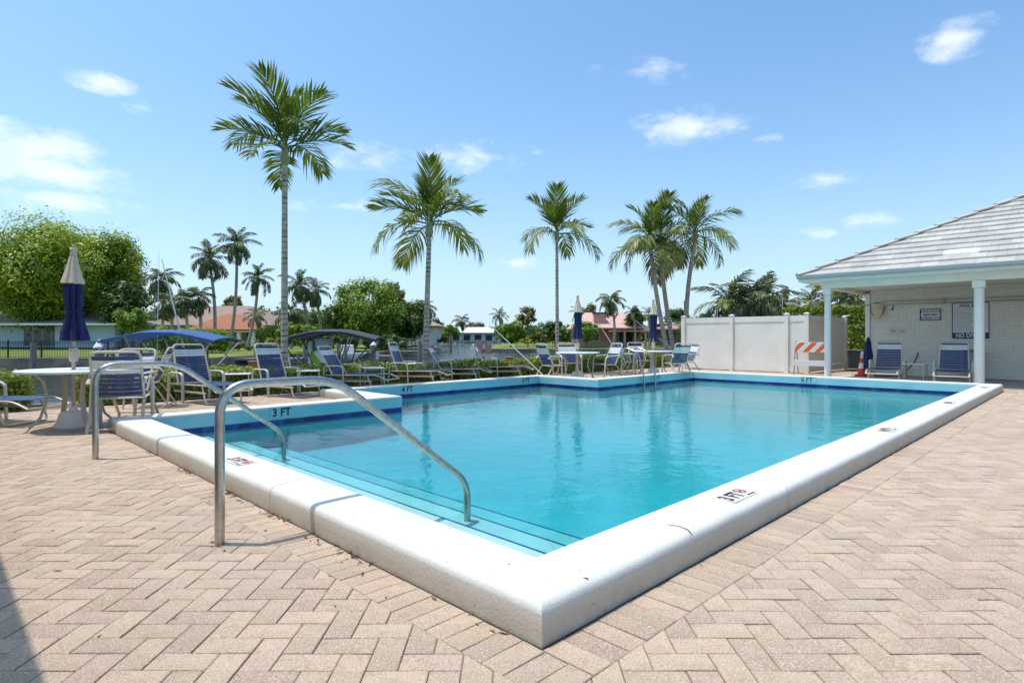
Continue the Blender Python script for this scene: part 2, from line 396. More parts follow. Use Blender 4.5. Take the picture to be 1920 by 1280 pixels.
# ------------------------------------------------------------------ setting: water, land
WZ = -0.9
wp = [W(-900, 12.8), W(1500, 12.8), W(1500, 1500), W(-900, 1500)]
b = MB(); b.add([(*p, WZ) for p in wp], [(0, 1, 2, 3)])
tag(b.build('canal_water', M['canal_water']), kind='structure')
b = MB(); b.add([(-900, -200, -3), (900, -200, -3), (900, 1600, -3), (-900, 1600, -3)], [(0, 1, 2, 3)])
tag(b.build('canal_bed', M['earth']), kind='structure')

def land(name, poly, z, zt=None, m='grass'):
    """land sheet with a seawall skirt; z constant at the edge"""
    b = MB(); b.prism(poly, -2.9, z); return tag(b.build(name, M[m]), kind='structure')
def seawall(poly_open, z, name='seawall', t=.35):
    b = MB()
    for (x0, y0), (x1, y1) in zip(poly_open, poly_open[1:]):
        d = Vector((x1 - x0, y1 - y0)).normalized(); n = Vector((-d.y, d.x)) * t / 2
        b.prism([(x0 - n.x, y0 - n.y), (x1 - n.x, y1 - n.y), (x1 + n.x, y1 + n.y), (x0 + n.x, y0 + n.y)], -2.8, z + .07)
    return tag(b.build(name, M['seawall']), kind='structure')
# own bank: everything with u < 12.9
own = [W(-60, 12.9), W(90, 12.9), W(90, -90), W(-60, -90)]
land('own_bank', own, -.045, m='earth')
seawall([W(-60, 12.9), W(90, 12.9)], -.12)
# far left bank
left_bank = [(-120, 40.9), (-21, 40.9), (-18, 52), (-13.5, 60), (-13, 95), (-20, 150), (-60, 320), (-400, 320), (-400, 40.9)]
land('left_bank', left_bank, -.42)
seawall(left_bank[:7], -.40)
# right peninsula
right_bank = [(-3.9, 120), (-3.9, 79), (6, 78.5), (60, 79), (300, 90), (300, 400), (40, 320), (0, 200)]
land('right_bank', right_bank, -.55)
seawall([(-3.9, 120), (-3.9, 79), (6, 78.5), (60, 79), (300, 90)], -.52)
land('far_bank', [(-200, 270), (200, 270), (700, 1500), (-700, 1500)], -.4)
b = MB(); b.add([(-95, 43, -.415), (-23, 43, -.415), (-18, 56, -.3), (-15, 62, -.3), (-15, 110, 0.0), (-95, 110, 0)], [(0, 1, 2, 3, 4, 5)])
tag(b.build('left_lawn', M['grass']), kind='structure')

# ------------------------------------------------------------------ deck and pavers
deck = MB(); deck.prism([(-16, -2), (16, -2), (26, 14), (4.5, 24), (-10, 9)], -.06, -.0195)
PV0, PV1, PU0, PU1 = -3.0, 21.0, -3.0, 11.25
b = MB()
IN = [(1.89, 1.74), (1.89, 8.03), (5.5, 8.03), (5.5, 9.82), (10.78, 9.82), (10.78, 8.03), (15.2, 8.03), (15.2, 1.74)]   # (v,u)
CW = .335
def offs(poly, d):      # offset outward (poly is traversed so that the outside is on a fixed side)
    n = len(poly); out = []
    a = sum(poly[i][0] * poly[(i + 1) % n][1] - poly[(i + 1) % n][0] * poly[i][1] for i in range(n)); sg = 1 if a > 0 else -1
    for i in range(n):
        p, q, r_ = Vector(poly[i - 1]), Vector(poly[i]), Vector(poly[(i + 1) % n])
        d1 = (q - p).normalized(); d2 = (r_ - q).normalized()
        n1 = Vector((d1.y, -d1.x)) * sg; n2 = Vector((d2.y, -d2.x)) * sg
        out.append(tuple(q + (n1 + n2) * d / (1 + n1.dot(n2))))
    return out
# deck base with the pool hole cut out: strips round the pool (v,u) rectangles
def rects_minus(R0, holes):
    rs = [R0]
    for (a0, a1, c0, c1) in holes:
        nr = []
        for (v0, v1, u0, u1) in rs:
            if a1 <= v0 or a0 >= v1 or c1 <= u0 or c0 >= u1: nr.append((v0, v1, u0, u1)); continue
            if a0 > v0: nr.append((v0, a0, u0, u1))
            if a1 < v1: nr.append((a1, v1, u0, u1))
            x0, x1 = max(v0, a0), min(v1, a1)
            if c0 > u0: nr.append((x0, x1, u0, c0))
            if c1 < u1: nr.append((x0, x1, c1, u1))
        rs = nr
    return rs
OUT = offs(IN, CW)
H1 = (OUT[0][0], OUT[6][0], OUT[0][1], 8.03 + CW); H2 = (5.5 - CW, 10.78 + CW, 8.0, 9.82 + CW)
own_o = bpy.data.objects['own_bank']; own_o.data.clear_geometry()
bb = MB()
for r_ in rects_minus((-60, 90, -90, 12.9), [(H1[0] + .05, H1[1] - .05, H1[2] + .05, H1[3] - .05), (H2[0] + .05, H2[1] - .05, H2[2] + .0, H2[3] - .05)]):
    bb.prism([W(r_[0], r_[2]), W(r_[1], r_[2]), W(r_[1], r_[3]), W(r_[0], r_[3])], -2.9, -.045)
own_o.data.from_pydata(bb.v, [], bb.f); own_o.data.update()
bb = MB()
for r_ in rects_minus((PV0, PV1, PU0, PU1), [(H1[0] + .02, H1[1] - .02, H1[2] + .02, H1[3] - .02), (H2[0] + .02, H2[1] - .02, H2[2], H2[3] - .02)]):
    bb.prism([W(r_[0], r_[2]), W(r_[1], r_[2]), W(r_[1], r_[3]), W(r_[0], r_[3])], -.04, -.007)
deck_o = tag(bb.build('deck', M['joint']), kind='structure')

def clip(poly, a, bq, c):           # keep a*x+b*y<=c
    out = []; n = len(poly)
    for i in range(n):
        p, q = poly[i], poly[(i + 1) % n]; dp = a * p[0] + bq * p[1] - c; dq = a * q[0] + bq * q[1] - c
        if dp <= 0: out.append(p)
        if (dp < 0 < dq) or (dq < 0 < dp):
            t = dp / (dp - dq); out.append((p[0] + (q[0] - p[0]) * t, p[1] + (q[1] - p[1]) * t))
    return out
def area(p): return abs(sum(p[i][0] * p[(i + 1) % len(p)][1] - p[(i + 1) % len(p)][0] * p[i][1] for i in range(len(p)))) / 2
def subtract(poly, rect):           # polygon in (v,u) minus rect -> list
    v0, v1, u0, u1 = rect
    if all(p[0] <= v0 for p in poly) or all(p[0] >= v1 for p in poly) or all(p[1] <= u0 for p in poly) or all(p[1] >= u1 for p in poly): return [poly]
    res = []; rest = poly
    for (a, bq, c) in ((1, 0, v0), (-1, 0, -v1), (0, 1, u0), (0, -1, -u1)):
        if len(rest) < 3: break
        k = clip(rest, a, bq, c)
        if len(k) > 2 and area(k) > .0012: res.append(k)
        rest = clip(rest, -a, -bq, -c)
    return res
def paver_geo(poly, cx, cy, dz, tilt):
    n = len(poly); a = sum(poly[i][0] * poly[(i + 1) % n][1] - poly[(i + 1) % n][0] * poly[i][1] for i in range(n))
    if a < 0: poly = poly[::-1]
    mx, my = sum(p[0] for p in poly) / n, sum(p[1] for p in poly) / n
    vs = []; B = .0034
    for (s_, z) in ((0, -.02), (0, -.003), (B, 0)):
        for (x, y) in poly:
            dx, dy = x - mx, y - my; L = math.hypot(dx, dy) or 1
            k = 1 - s_ * 1.25 / L
            xx, yy = mx + dx * k, my + dy * k
            vs.append((xx - cx, yy - cy, z + dz + (tilt[0] * dx + tilt[1] * dy if z > -.01 else 0)))
    fs = [tuple(range(2 * n, 3 * n))]
    for r_ in range(2):
        for i in range(n): fs.append((r_ * n + i, r_ * n + (i + 1) % n, r_ * n + n + (i + 1) % n, r_ * n + n + i))
    return vs, fs
PL, PW_, JT = .212, .106, .0020
pieces = []      # list of world polygons
E1 = (H1[0] - .222, H1[1] + .222, H1[2] - .24, H1[3] + .222); E2 = (H2[0] - .222, H2[1] + .222, 8.0, H2[3] + .222)
def stair_rects():
    for ix in range(-60, 235):
        for iy in range(-60, 260):
            d = (ix - iy) % 4
            if d == 0: yield ix * PW_, iy * PW_, 2, 1
            elif d == 3: yield ix * PW_, iy * PW_, 1, 2
for (x, y, nx, ny) in stair_rects():
    x += .035; x -= 9.0; y -= 2.4
    v, u = VU(x + .1, y + .1)
    if not (PV0 < v < PV1 and PU0 < u < PU1): continue
    if y < -.5 or abs(x) > y + 4: continue
    rc_ = [(x + JT, y + JT), (x + nx * PW_ - JT, y + JT), (x + nx * PW_ - JT, y + ny * PW_ - JT), (x + JT, y + ny * PW_ - JT)]
    pv = [VU(*p) for p in rc_]
    ps = [pv]
    for E in (E1, E2): ps = [q for p in ps for q in subtract(p, E)]
    for p in ps:
        if len(p) > 2: pieces.append(([W(*q) for q in p], len(p) == 4 and len(ps) == 1 and area(p) > .0205, nx))
def border(v0, v1, u0, u1, along):      # soldier course in (v,u)
    L = (v1 - v0) if along == 'v' else (u1 - u0); n = max(1, round(L / .106)); st = L / n
    for i in range(n):
        a0, a1 = i * st + JT, (i + 1) * st - JT
        q = [(v0 + a0, u0 + JT), (v0 + a1, u0 + JT), (v0 + a1, u1 - JT), (v0 + a0, u1 - JT)] if along == 'v' else \
            [(v0 + JT, u0 + a0), (v1 - JT, u0 + a0), (v1 - JT, u0 + a1), (v0 + JT, u0 + a1)]
        pieces.append(([W(*p) for p in q], False, 0))
g_ = .012
border(H1[0] - .222, H1[0] - g_, E1[2], E1[3], 'u')
border(H1[0] - g_, H1[1] + .222, E1[2], H1[2] - g_, 'v')
border(H1[0] - g_, E2[0], H1[3] + g_, E1[3], 'v')
border(E2[0], H2[0] - g_, H1[3] + g_, E2[3], 'u')
border(H2[0] - g_, H2[1] + .222, H2[3] + g_, E2[3], 'v')
border(H2[1] + g_, H2[1] + .222, H1[3] + g_, H2[3] + g_, 'u')
border(H2[1] + .222, E1[1], H1[3] + g_, E1[3], 'v')
border(H1[1] + g_, E1[1], H1[2] - g_, H1[3] + g_, 'u')
def vis_key(p):
    cx = sum(q[0] for q in p[0]) / len(p[0]); cy = sum(q[1] for q in p[0]) / len(p[0])
    if cy < 1.86 or abs(cx) > .86 * cy: return 1e6 + cy
    return cy / math.sqrt(max(area(p[0]), 1e-4) / .0225)
pieces.sort(key=vis_key)
rp = random.Random(5); Vs = []; Fs = []
shared = {}
stuffmb = MB()
for i, (poly, full, nx) in enumerate(pieces):
    cx = sum(q[0] for q in poly) / len(poly); cy = sum(q[1] for q in poly) / len(poly)
    dz = rp.uniform(-.0022, .0010); ti = (rp.uniform(-.014, .014), rp.uniform(-.014, .014))
    if i < 300:
        vs, fs = paver_geo(poly, cx, cy, dz, ti); mb = MB(); mb.add(vs, fs)
        o = mb.build('paver', M['paver'], deck_o); o.location = (cx, cy, 0)
    else:
        vs, fs = paver_geo(poly, 0, 0, dz, ti); stuffmb.add(vs, fs)
o = stuffmb.build('paving', M['paver'], deck_o); o['kind'] = 'stuff'

# ------------------------------------------------------------------ pool (frame: local x = v, local y = u)
pool = empty('swimming_pool', rz=R(45), label='large outdoor swimming pool of turquoise water inside a raised white kerb', cat='swimming pool')
CT = .15
def floor_z(v):      # depth as it reads through the surface: the water's refraction lifts the floor
    pts = [(1.8, -.50), (4.5, -.50), (7.0, -.36), (11.0, -.27), (16, -.25)]
    for (a, za), (c, zc) in zip(pts, pts[1:]):
        if v <= c: return za + (zc - za) * max(0, (v - a) / (c - a))
    return pts[-1][1]
# coping blocks by side; profile across (offset outward from the inner line, z)
prof = [(0.0, .02), (0.0, CT - .018), (.006, CT - .006), (.02, CT), (.12, CT + .001), (CW - .060, CT - .001), (CW - .032, CT - .004), (CW - .013, CT - .012), (CW - .003, CT - .026), (CW, CT - .043), (CW + .004, .05), (CW + .001, -.05)]
nI = len(IN)
rings = [offs(IN, p[0]) for p in prof]
rcop = random.Random(11)
for i in range(nI):
    j = (i + 1) % nI
    A = [Vector((rings[k][i][0], rings[k][i][1], prof[k][1])) for k in range(len(prof))]
    Bp = [Vector((rings[k][j][0], rings[k][j][1], prof[k][1])) for k in range(len(prof))]
    L = (Vector(IN[j]) - Vector(IN[i])).length
    cuts = [0.0]
    nb = max(1, round(L / 2.05)); cuts += [(k + 1) / nb for k in range(nb)]
    for a0, a1 in zip(cuts, cuts[1:]):
        mb = MB(); sub = max(4, int((a1 - a0) * L / .12)); g = .0022 / L
        t0 = a0 + (g if a0 > 0 else 0); t1 = a1 - (g if a1 < 1 else 0)
        npf = len(prof)
        for q in range(sub + 1):
            t = t0 + (t1 - t0) * q / sub
            wob = rcop.uniform(-.0022, .0022); 
            for k in range(npf):
                p = A[k].lerp(Bp[k], t); kk = wob if 5 <= k <= 9 and 0 < q < sub else 0
                mb.v.append((p.x, p.y, p.z + kk))
        for q in range(sub):
            for k in range(npf - 1): mb.f.append((q * npf + k, q * npf + k + 1, (q + 1) * npf + k + 1, (q + 1) * npf + k))
        mb.f.append(tuple(range(npf - 1, -1, -1))); mb.f.append(tuple(sub * npf + k for k in range(npf)))
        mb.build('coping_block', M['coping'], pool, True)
# grime line where the coping meets the pavers
mb = MB()
g0, g1 = offs(IN, CW - .01), offs(IN, CW + .014)
for i in range(nI):
    j = (i + 1) % nI
    mb.add([(*g0[i], -.004), (*g0[j], -.004), (*g1[j], -.004), (*g1[i], -.004)], [(0, 1, 2, 3)])
mb.build('joint_line', M['grime'], pool)
for pts in ([(1252, 983), (1275, 987), (1290, 993), (1299, 1003)], [(1196, 1003), (1215, 992), (1236, 985)], [(1472, 903), (1492, 908), (1506, 914)]):
    mb = MB(); Q = [Vector((*VU(*gp(a, c, CT)), CT + .0015)) for a, c in pts]
    for k, q in enumerate(Q):
        w_ = .0035 if pts[0][0] == 1252 else .0012; mb.v += [(q.x - w_, q.y, q.z), (q.x + w_, q.y, q.z)]
        if k: mb.f.append((2 * k - 2, 2 * k - 1, 2 * k + 1, 2 * k))
    mb.build('crack', M['grime'], pool)
# inner walls, with tile band
def wallstrip(name, z0, z1, off, m, tilew=None):
    q0 = offs(IN, off)
    for i in range(nI):
        j = (i + 1) % nI; mb = MB(); th = .03
        a, c = Vector(q0[i]), Vector(q0[j]); d = (c - a).normalized(); 
        o2 = offs(IN, off + th); a2, c2 = Vector(o2[i]), Vector(o2[j])
        if tilew:
            n = max(1, round((c - a).length / tilew))
            for k in range(n):
                f0, f1 = k / n, (k + 1) / n; gg = .0015 / (c - a).length
                p0, p1 = a.lerp(c, f0 + gg), a.lerp(c, f1 - gg); r0, r1 = a2.lerp(c2, f0 + gg), a2.lerp(c2, f1 - gg)
                mb.prism([tuple(p0), tuple(p1), tuple(r1), tuple(r0)], z0, z1)
        else:
            mb.prism([tuple(a), tuple(c), tuple(c2), tuple(a2)], z0, z1)
        o = mb.build(name, M[m], pool)
        if tilew: o['kind'] = 'stuff'
wallstrip('wall', -.035, .118, -.003, 'pool_wall')  # also covers the coping's inner face with the painted-in water reflection
wallstrip('tile_band', -.145, -.036, .002, 'tile', .15)
wallstrip('pool_side', -2.3, -.146, .003, 'plaster')
# floor: bands along v
mb = MB(); vs_ = [1.85, 4.5, 5.46, 5.54, 7.0, 9.0, 10.5, 13.0, 15.25]
for a, c in zip(vs_, vs_[1:]):
    uu = 9.87 if 5.46 < (a + c) / 2 < 10.8 else 8.08
    mb.add([(a, 1.7, floor_z(a)), (c, 1.7, floor_z(c)), (c, uu, floor_z(c)), (a, uu, floor_z(a))], [(0, 1, 2, 3)])
mb.build('floor', M['plaster'], pool)
mb = MB(); mb.box(11.3, 11.38, 1.74, 8.03, floor_z(11.34) - .02, floor_z(11.34) + .015); mb.build('lane_line', M['white'], pool)
for (vn, z, nm) in ((2.55, -.15, 0), (2.97, -.26, 1), (3.47, -.40, 2)):
    mb = MB(); mb.box(1.80, vn, 1.75, 8.02, -.95 - .01 * nm, z); st = mb.build('step', M['step'], pool)
    mb = MB(); mb.box(vn - .014, vn + .002, 1.76, 8.01, z - .012, z + .003); mb.build('edge_tile', M['tile_line'], st)
mb = MB(); WB = offs(IN, .02)
mb.prism(WB, -2.2, -.075); wobj = mb.build('water', M['pool_water'], pool)

TEXTS = []
def text(body, size, m, parent, mtx, ext=.001, name='lettering', align='LEFT', sx=1.0, bold=.026):
    cu = bpy.data.curves.new(name, 'FONT'); cu.body = body; cu.size = size; cu.extrude = ext; cu.align_x = align
    cu.materials.append(M[m]); cu.space_character = 1.05; cu.offset = 0 if '6' in body else size * bold; cu.shear = .0
    o = link(name, cu, parent); o.matrix_local = mtx @ Matrix.Diagonal((sx, 1, 1, 1)); TEXTS.append(o); return o
def frame(o, x, y):      # matrix with local x, y directions and origin
    x = Vector(x).normalized(); y = Vector(y).normalized(); z = x.cross(y)
    return Matrix(((x.x, y.x, z.x, o[0]), (x.y, y.y, z.y, o[1]), (x.z, y.z, z.z, o[2]), (0, 0, 0, 1)))
def ringmesh(mb, r0, r1, z, M_, n=24):
    base = len(mb.v)
    for k in range(n):
        a = 2 * math.pi * k / n
        for r_ in (r0, r1): mb.v.append(tuple(M_ @ Vector((r_ * math.cos(a), r_ * math.sin(a), z))))
    for k in range(n): mb.f.append((base + 2 * k, base + 2 * k + 1, base + 2 * ((k + 1) % n) + 1, base + 2 * ((k + 1) % n)))
def top_marker(v, u, dirv, ft):
    X = (1, 0, 0) if dirv == 'v' else (0, -1, 0); Y = (0, 1, 0) if dirv == 'v' else (1, 0, 0)
    fm = frame((v, u, CT + .004), X, Y)
    mb = MB(); mb.box(-.005, .30, -.02, .13, -.004, .0, M=fm); pl = mb.build('depth_marker', M['marker_white'], pool)
    text(ft + ' FT', .135, 'black_ink', pl, fm @ Matrix.Translation((.005, .008, .0015)), ext=.0008, sx=.70)
    mb = MB(); c = fm @ Matrix.Translation((.248, .072, .0025)); ringmesh(mb, .034, .042, 0, c)
    mb.add([tuple(c @ Vector(p)) for p in ((-.03, .024, .001), (.024, -.03, .001), (.03, -.024, .001), (-.024, .03, .001))], [(0, 1, 2, 3)])
    mb.build('no_diving_symbol', M['red_ink'], pl)
    mb = MB(); mb.add([tuple(c @ Vector(p)) for p in ((-.02, -.012, 0), (0, .002, 0), (.018, .016, 0), (.022, .010, 0), (.002, -.008, 0), (-.012, -.022, 0))], [(0, 1, 2, 3, 4, 5)])
    mb.build('diver_symbol', M['black_ink'], pl)
    text('NO DIVING', .017, 'black_ink', pl, fm @ Matrix.Translation((.203, -.006, .0015)), ext=.0005)
for (px, py, ft) in ((1350, 936, '3'), (1645, 808, '4'), (1768, 756, '5'), (1842, 727, '6')):
    x, y = gp(px, py, CT); v, u = VU(x, y); top_marker(v, 1.50, 'v', ft)
x, y = gp(395, 866, CT); v, u = VU(x, y); top_marker(1.66, u + .02, 'u', '3')
def wall_marker(p, X, ft):
    fm = frame(p, X, (0, 0, 1))
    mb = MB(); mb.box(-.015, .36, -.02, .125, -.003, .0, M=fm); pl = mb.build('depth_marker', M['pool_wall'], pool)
    text(ft + ' FT', .15, 'black_ink', pl, fm @ Matrix.Translation((.015, .002, .0015)), sx=.90, bold=.028)
    if ft == '6': text('6 FT', .15, 'black_ink', pl, fm @ Matrix.Translation((.021, .004, .0018)), sx=.90)
def on_u(px, u):
    k = (px - CX) / F; return u * (1 + k) / (1 - k)
wz = .012
for px, u, ft in ((508, 8.03, '3'), (752, 9.82, '4'), (978, 9.82, '5'), (1226, 8.03, '6')):
    wall_marker((on_u(px, u), u - .010, wz), (1, 0, 0), ft)
u_, _ = on_v(1501, 718, 15.2); wall_marker((15.190, u_, wz), (0, -1, 0), '6')

# ------------------------------------------------------------------ handrails and ladder
def handrail(bx, by, label):
    e = empty('handrail', (bx, by, 0), R(45), label=label, cat='handrail', group='steel handrails over the pool steps')
    pts = fillet([(0, 0, 0), (0, 0, .845), (.66, 0, .845), (1.735, 0, .03), (1.735, 0, -.26)], .17, 8)
    MB().tube(pts, .0255, 14).build('rail', M['steel'], e, True)
x, y = gp(412, 1019); handrail(x, y, 'nearer and larger bent steel handrail rising from the front pavers over the pool kerb')
x, y = gp(179, 860); handrail(x, y, 'farther bent steel handrail, its post standing nearer the patio table')
lad = empty('pool_ladder', (0, 0, 0), R(45), label='steel pool ladder with two hooped rails at the far left side of the pool', cat='ladder')
lv = on_u(1212, 8.03)
for dv in (-.26, .26):
    pts = fillet([(lv + dv, 8.62, 0), (lv + dv, 8.56, .86), (lv + dv, 8.1, .72), (lv + dv, 7.93, .15), (lv + dv, 7.93, -.9)], .17, 7)
    MB().tube(pts, .022, 10).build('rail', M['steel'], lad, True)
for z in (-.2, -.48): MB().box(lv - .26, lv + .26, 7.90, 7.97, z - .015, z + .01).build('rung', M['steel'], lad)

# ------------------------------------------------------------------ furniture
def strapmesh(w_, sag, name, m, sw=.048):
    mb = MB(); n = 6
    for k in range(n + 1):
        y = -w_ / 2 + w_ * k / n; z = -sag * (1 - (2 * k / n - 1) ** 2)
        for (dx, dz) in ((-sw / 2, -.002), (sw / 2, -.002), (sw / 2, .002), (-sw / 2, .002)): mb.v.append((dx, y, z + dz))
    for k in range(n):
        for c in range(4): mb.f.append((k * 4 + c, k * 4 + (c + 1) % 4, k * 4 + 4 + (c + 1) % 4, k * 4 + 4 + c))
    return mb.mesh(name, M[m])
def add_straps(parent, p0, p1, n, wid, cols, sag=.015, sw=None):
    p0, p1 = Vector(p0), Vector(p1); d = (p1 - p0); ang = math.atan2(d.z, d.x); L = d.length
    sw = sw or L / n * .84; ms = {}
    for i in range(n):
        c = cols(i, n)
        if c is None: continue
        if c not in ms: ms[c] = strapmesh(wid, sag, 'strap', c, sw)
        o = link('strap', ms[c], parent); o.location = p0 + d * ((i + .5) / n); o.rotation_euler = (0, -ang, 0)
def make_lounger(tx=-.30, tz=.90):
    e = empty('chaise_lounge', label='x', cat='chaise lounge', group='strap chaise lounges on the deck')
    hw = .31
    fr = MB()
    for s in (-1, 1):
        fr.tube(fillet([(-.12, s * hw, .30), (1.10, s * hw, .315), (1.30, s * hw, .22)], .1), .016, 8, (.018, .014))
        fr.tube([(-.02, s * hw, .19), (.98, s * hw, .19)], .012, 6, (.010, .018))
    fr.tube([(1.30, -hw, .22), (1.30, hw, .22)], .014, 8); fr.tube([(-.10, -hw, .30), (-.10, hw, .30)], .014, 8)
    fr.build('frame', M['beige'], e, True)
    for s in (-1, 1):
        y = s * (hw + .045)
        MB().tube(fillet([(-.13, y, 0), (-.09, y, .50), (.34, y, .50), (.36, y, 0)], .09, 5), .02, 8, (.026, .014), up=(1, 0, 0)).build('arm', M['cream_arm'], e, True)
    MB().tube(fillet([(.88, -hw, .30), (.99, -hw, .015), (.99, hw, .015), (.88, hw, .30)], .07, 5), .014, 8).build('foot_bar', M['cream_arm'], e, True)
    top = Vector((tx, 0, tz)); hg = Vector((.06, 0, .315))
    MB().tube(fillet([(hg.x, -hw + .03, hg.z), (top.x, -hw + .05, top.z), (top.x, hw - .05, top.z), (hg.x, hw - .03, hg.z)], .07, 5), .015, 8).build('back_frame', M['cream_arm'], e, True)
    def bc(i, n):
        if i == 0: return 'navy_strap'
        if i < 4: return 'white_strap'
        return 'navy_strap'
    d = hg - top
    add_straps(e, top + d * .06, top + d * .97, 15, .55, bc)
    add_straps(e, (.10, 0, .318), (1.12, 0, .328), 19, .60, lambda i, n: 'navy_strap')
    return e
LG = {'up': [make_lounger(-.17, .97), False], 'low': [make_lounger(-.32, .90), False]}
def lounger(x, y, rz, label, sc=None, kd='low'):
    r_ = LG[kd]; o = r_[0] if not r_[1] else copy_tree(r_[0]); r_[1] = True
    return place(o, x, y, 0, rz, sc, label=label)
for (px, py, rz, lab, kd) in (
    (362, 750, -34, 'chaise lounge with the tallest looking blue back, just right of the umbrella table', 'up'),
    (510, 739, -30, 'second chaise lounge from the left, in front of the thickest palm trunk', 'up'),
    (632, 728, -14, 'third chaise lounge from the left, beside a curled brown leaf and the black boat awning', 'low'),
    (748, 718, -10, 'fourth chaise lounge from the left, between the awning boat and the second palm trunk', 'up'),
    (826, 713, -4, 'chaise lounge whose back leans against the view of the second palm trunk', 'low'),
    (910, 707.5, -2, 'chaise lounge nearest the three patio chairs, back end against open canal water', 'low')):
    x, y = gp(px, py); lounger(x, y, R(rz), lab, None, kd)
x, y = gp(-60, 790); lounger(-7.15, 7.55, R(-4), 'chaise lounge cut off by the left frame edge, only its foot end showing')
# porch loungers, facing the pool (-v)
for (px, lab) in ((1664, 'chaise lounge under the porch beside the red cone'), (1787, 'chaise lounge under the porch beside the round column and rules board')):
    u, _ = on_v(px, 700, 17.35); x, y = W(17.45, u)
    lounger(x, y, R(225 + 6), lab, 1.03, 'up')
def make_chair():
    e = empty('patio_chair', label='x', cat='chair', group='strap patio chairs at the umbrella tables')
    hw = .25
    for s in (-1, 1):
        y = s * (hw + .03)
        MB().tube(fillet([(.27, y, 0), (.22, y, .60), (-.22, y, .625), (-.27, y, .56)], .1, 5), .018, 8, (.024, .013), up=(1, 0, 0)).build('arm', M['cream_arm'], e, True)
        MB().tube(fillet([(.16, y - s * .03, .39), (-.12, y - s * .03, .38), (-.36, y - s * .01, 0)], .08, 4), .016, 8, (.02, .012)).build('leg', M['beige'], e, True)
    MB().tube(fillet([(-.10, -hw, .38), (-.33, -hw, .93), (-.33, hw, .93), (-.10, hw, .38)], .08, 5), .015, 8).build('back_frame', M['cream_arm'], e, True)
    for fx, fz in ((.2, .39), (-.10, .375), (-.33, .04)): MB().tube([(fx, -hw, fz), (fx, hw, fz)], .013, 8).build('crossbar', M['beige'], e, True)
    add_straps(e, (-.313, 0, .885), (-.11, 0, .41), 9, .48, lambda i, n: 'navy_strap' if i == 0 or i > 3 else 'white_strap')
    add_straps(e, (-.08, 0, .40), (.20, 0, .405), 6, .49, lambda i, n: 'navy_strap')
    return e
chair0 = make_chair(); cused = [False]
def chair(x, y, rz, label):
    o = chair0 if not cused[0] else copy_tree(chair0); cused[0] = True
    return place(o, x, y, 0, rz, label=label)
def make_table(h=.71, rad=.61):
    e = empty('umbrella_table', label='x', cat='table')
    MB().lathe([(rad - .05, h - .035), (rad, h - .028), (rad, h - .008), (rad - .012, h), (0.05, h + .001)], 40).build('table_top', M['table_top'], e, True)
    for k in range(4):
        a = R(45 + 90 * k); c, s = math.cos(a), math.sin(a)
        MB().tube([(.40 * c, .40 * s, h - .03), (.30 * c, .30 * s, .58), (.26 * c, .26 * s, .38), (.33 * c, .33 * s, .15), (.48 * c, .48 * s, 0)], .022, 8, (.03, .014)).build('leg', M['beige'], e, True)
    return e
def make_umbrella(col_top='cream_cloth'):
    e = empty('patio_umbrella', label='x', cat='umbrella', group='folded patio umbrellas through the tables')
    MB().lathe([(.20, 0), (.21, .03), (.17, .08), (.14, .19), (.05, .22), (.03, .26)], 24).build('base', M['white'], e, True)
    MB().tube([(0, 0, .25), (0, 0, 2.05)], .021, 12).build('pole', M['wood_pole'], e, True)
    MB().lathe([(.02, .80), (.045, .81), (.055, .92), (.045, .97), (.02, .98)], 14).build('crank_housing', M['cream_cloth'], e, True)
    def fold(a, t, z): return .84 + (.26 if z < 1.70 else .13) * (1.6 * abs(math.cos(4 * a + .6 * z)) - 1) * (1 if z > 1.1 else 1.1) + .09 * math.cos(3 * a + 4 * z) + .05 * math.cos(a + 1)
    MB().lathe([(.03, 1.05), (.155, 1.06), (.14, 1.15), (.10, 1.32), (.080, 1.40), (.098, 1.50), (.104, 1.68), (.09, 1.85), (.05, 1.97)], 72, fold).build('canopy', M['navy_cloth'], e, True)
    MB().lathe([(.09, 1.74), (.135, 1.755), (.10, 1.86), (.062, 2.0), (.045, 2.08), (.02, 2.09)], 72, fold).build('cap', M[col_top], e, True)
    MB().lathe([(.02, 2.07), (.036, 2.09), (.034, 2.13), (.03, 2.14), (.042, 2.16), (.034, 2.19), (.0, 2.195)], 14).build('finial', M['cream_cloth'], e, True)
    MB().tube([(.11 * math.cos(a / 6 * math.pi), .11 * math.sin(a / 6 * math.pi), 1.40) for a in range(13)], .008, 6).build('tie', M['navy_cloth'], e)
    return e
T0 = make_table(.71, .57); U0 = make_umbrella()
T1 = copy_tree(T0); U1 = copy_tree(U0); T2 = copy_tree(T0); U2 = copy_tree(U0)
t1 = atY(138, 7.15); t2 = atY(1083, 15.4); t3 = atY(1225, 17.0)
place(T0, *t1, rz=R(10), label='white round patio table standing nearest the camera at the left', group='round umbrella tables')
place(T1, *t2, rz=R(35), label='round patio table with the folded umbrella left of the pool ladder', group='round umbrella tables')
place(T2, *t3, rz=R(20), label='round patio table nearest the white fence, partly behind the ladder', group='round umbrella tables')
place(U0, *t1, label='folded umbrella with big tan cap in front of the broad tree, largest of three')
place(U1, *t2, label='folded navy umbrella standing left of the ladder, in front of the pink roofed house')
place(U2, *t3, label='folded navy umbrella beside the twin palm trunks')
def ch(px, py, rz, lab): x, y = gp(px, py); chair(x, y, R(rz), lab)
# left table: chairs
chair(t1[0] + .62, t1[1] - .05, R(112), 'patio chair seen from behind, nearest the camera at the left table')
chair(t1[0] + .05, t1[1] + .86, R(-86), 'patio chair on the far side of the left table, facing the camera')
ch(277, 762, 200, 'patio chair right of the left table, seen sideways in front of the hedge')
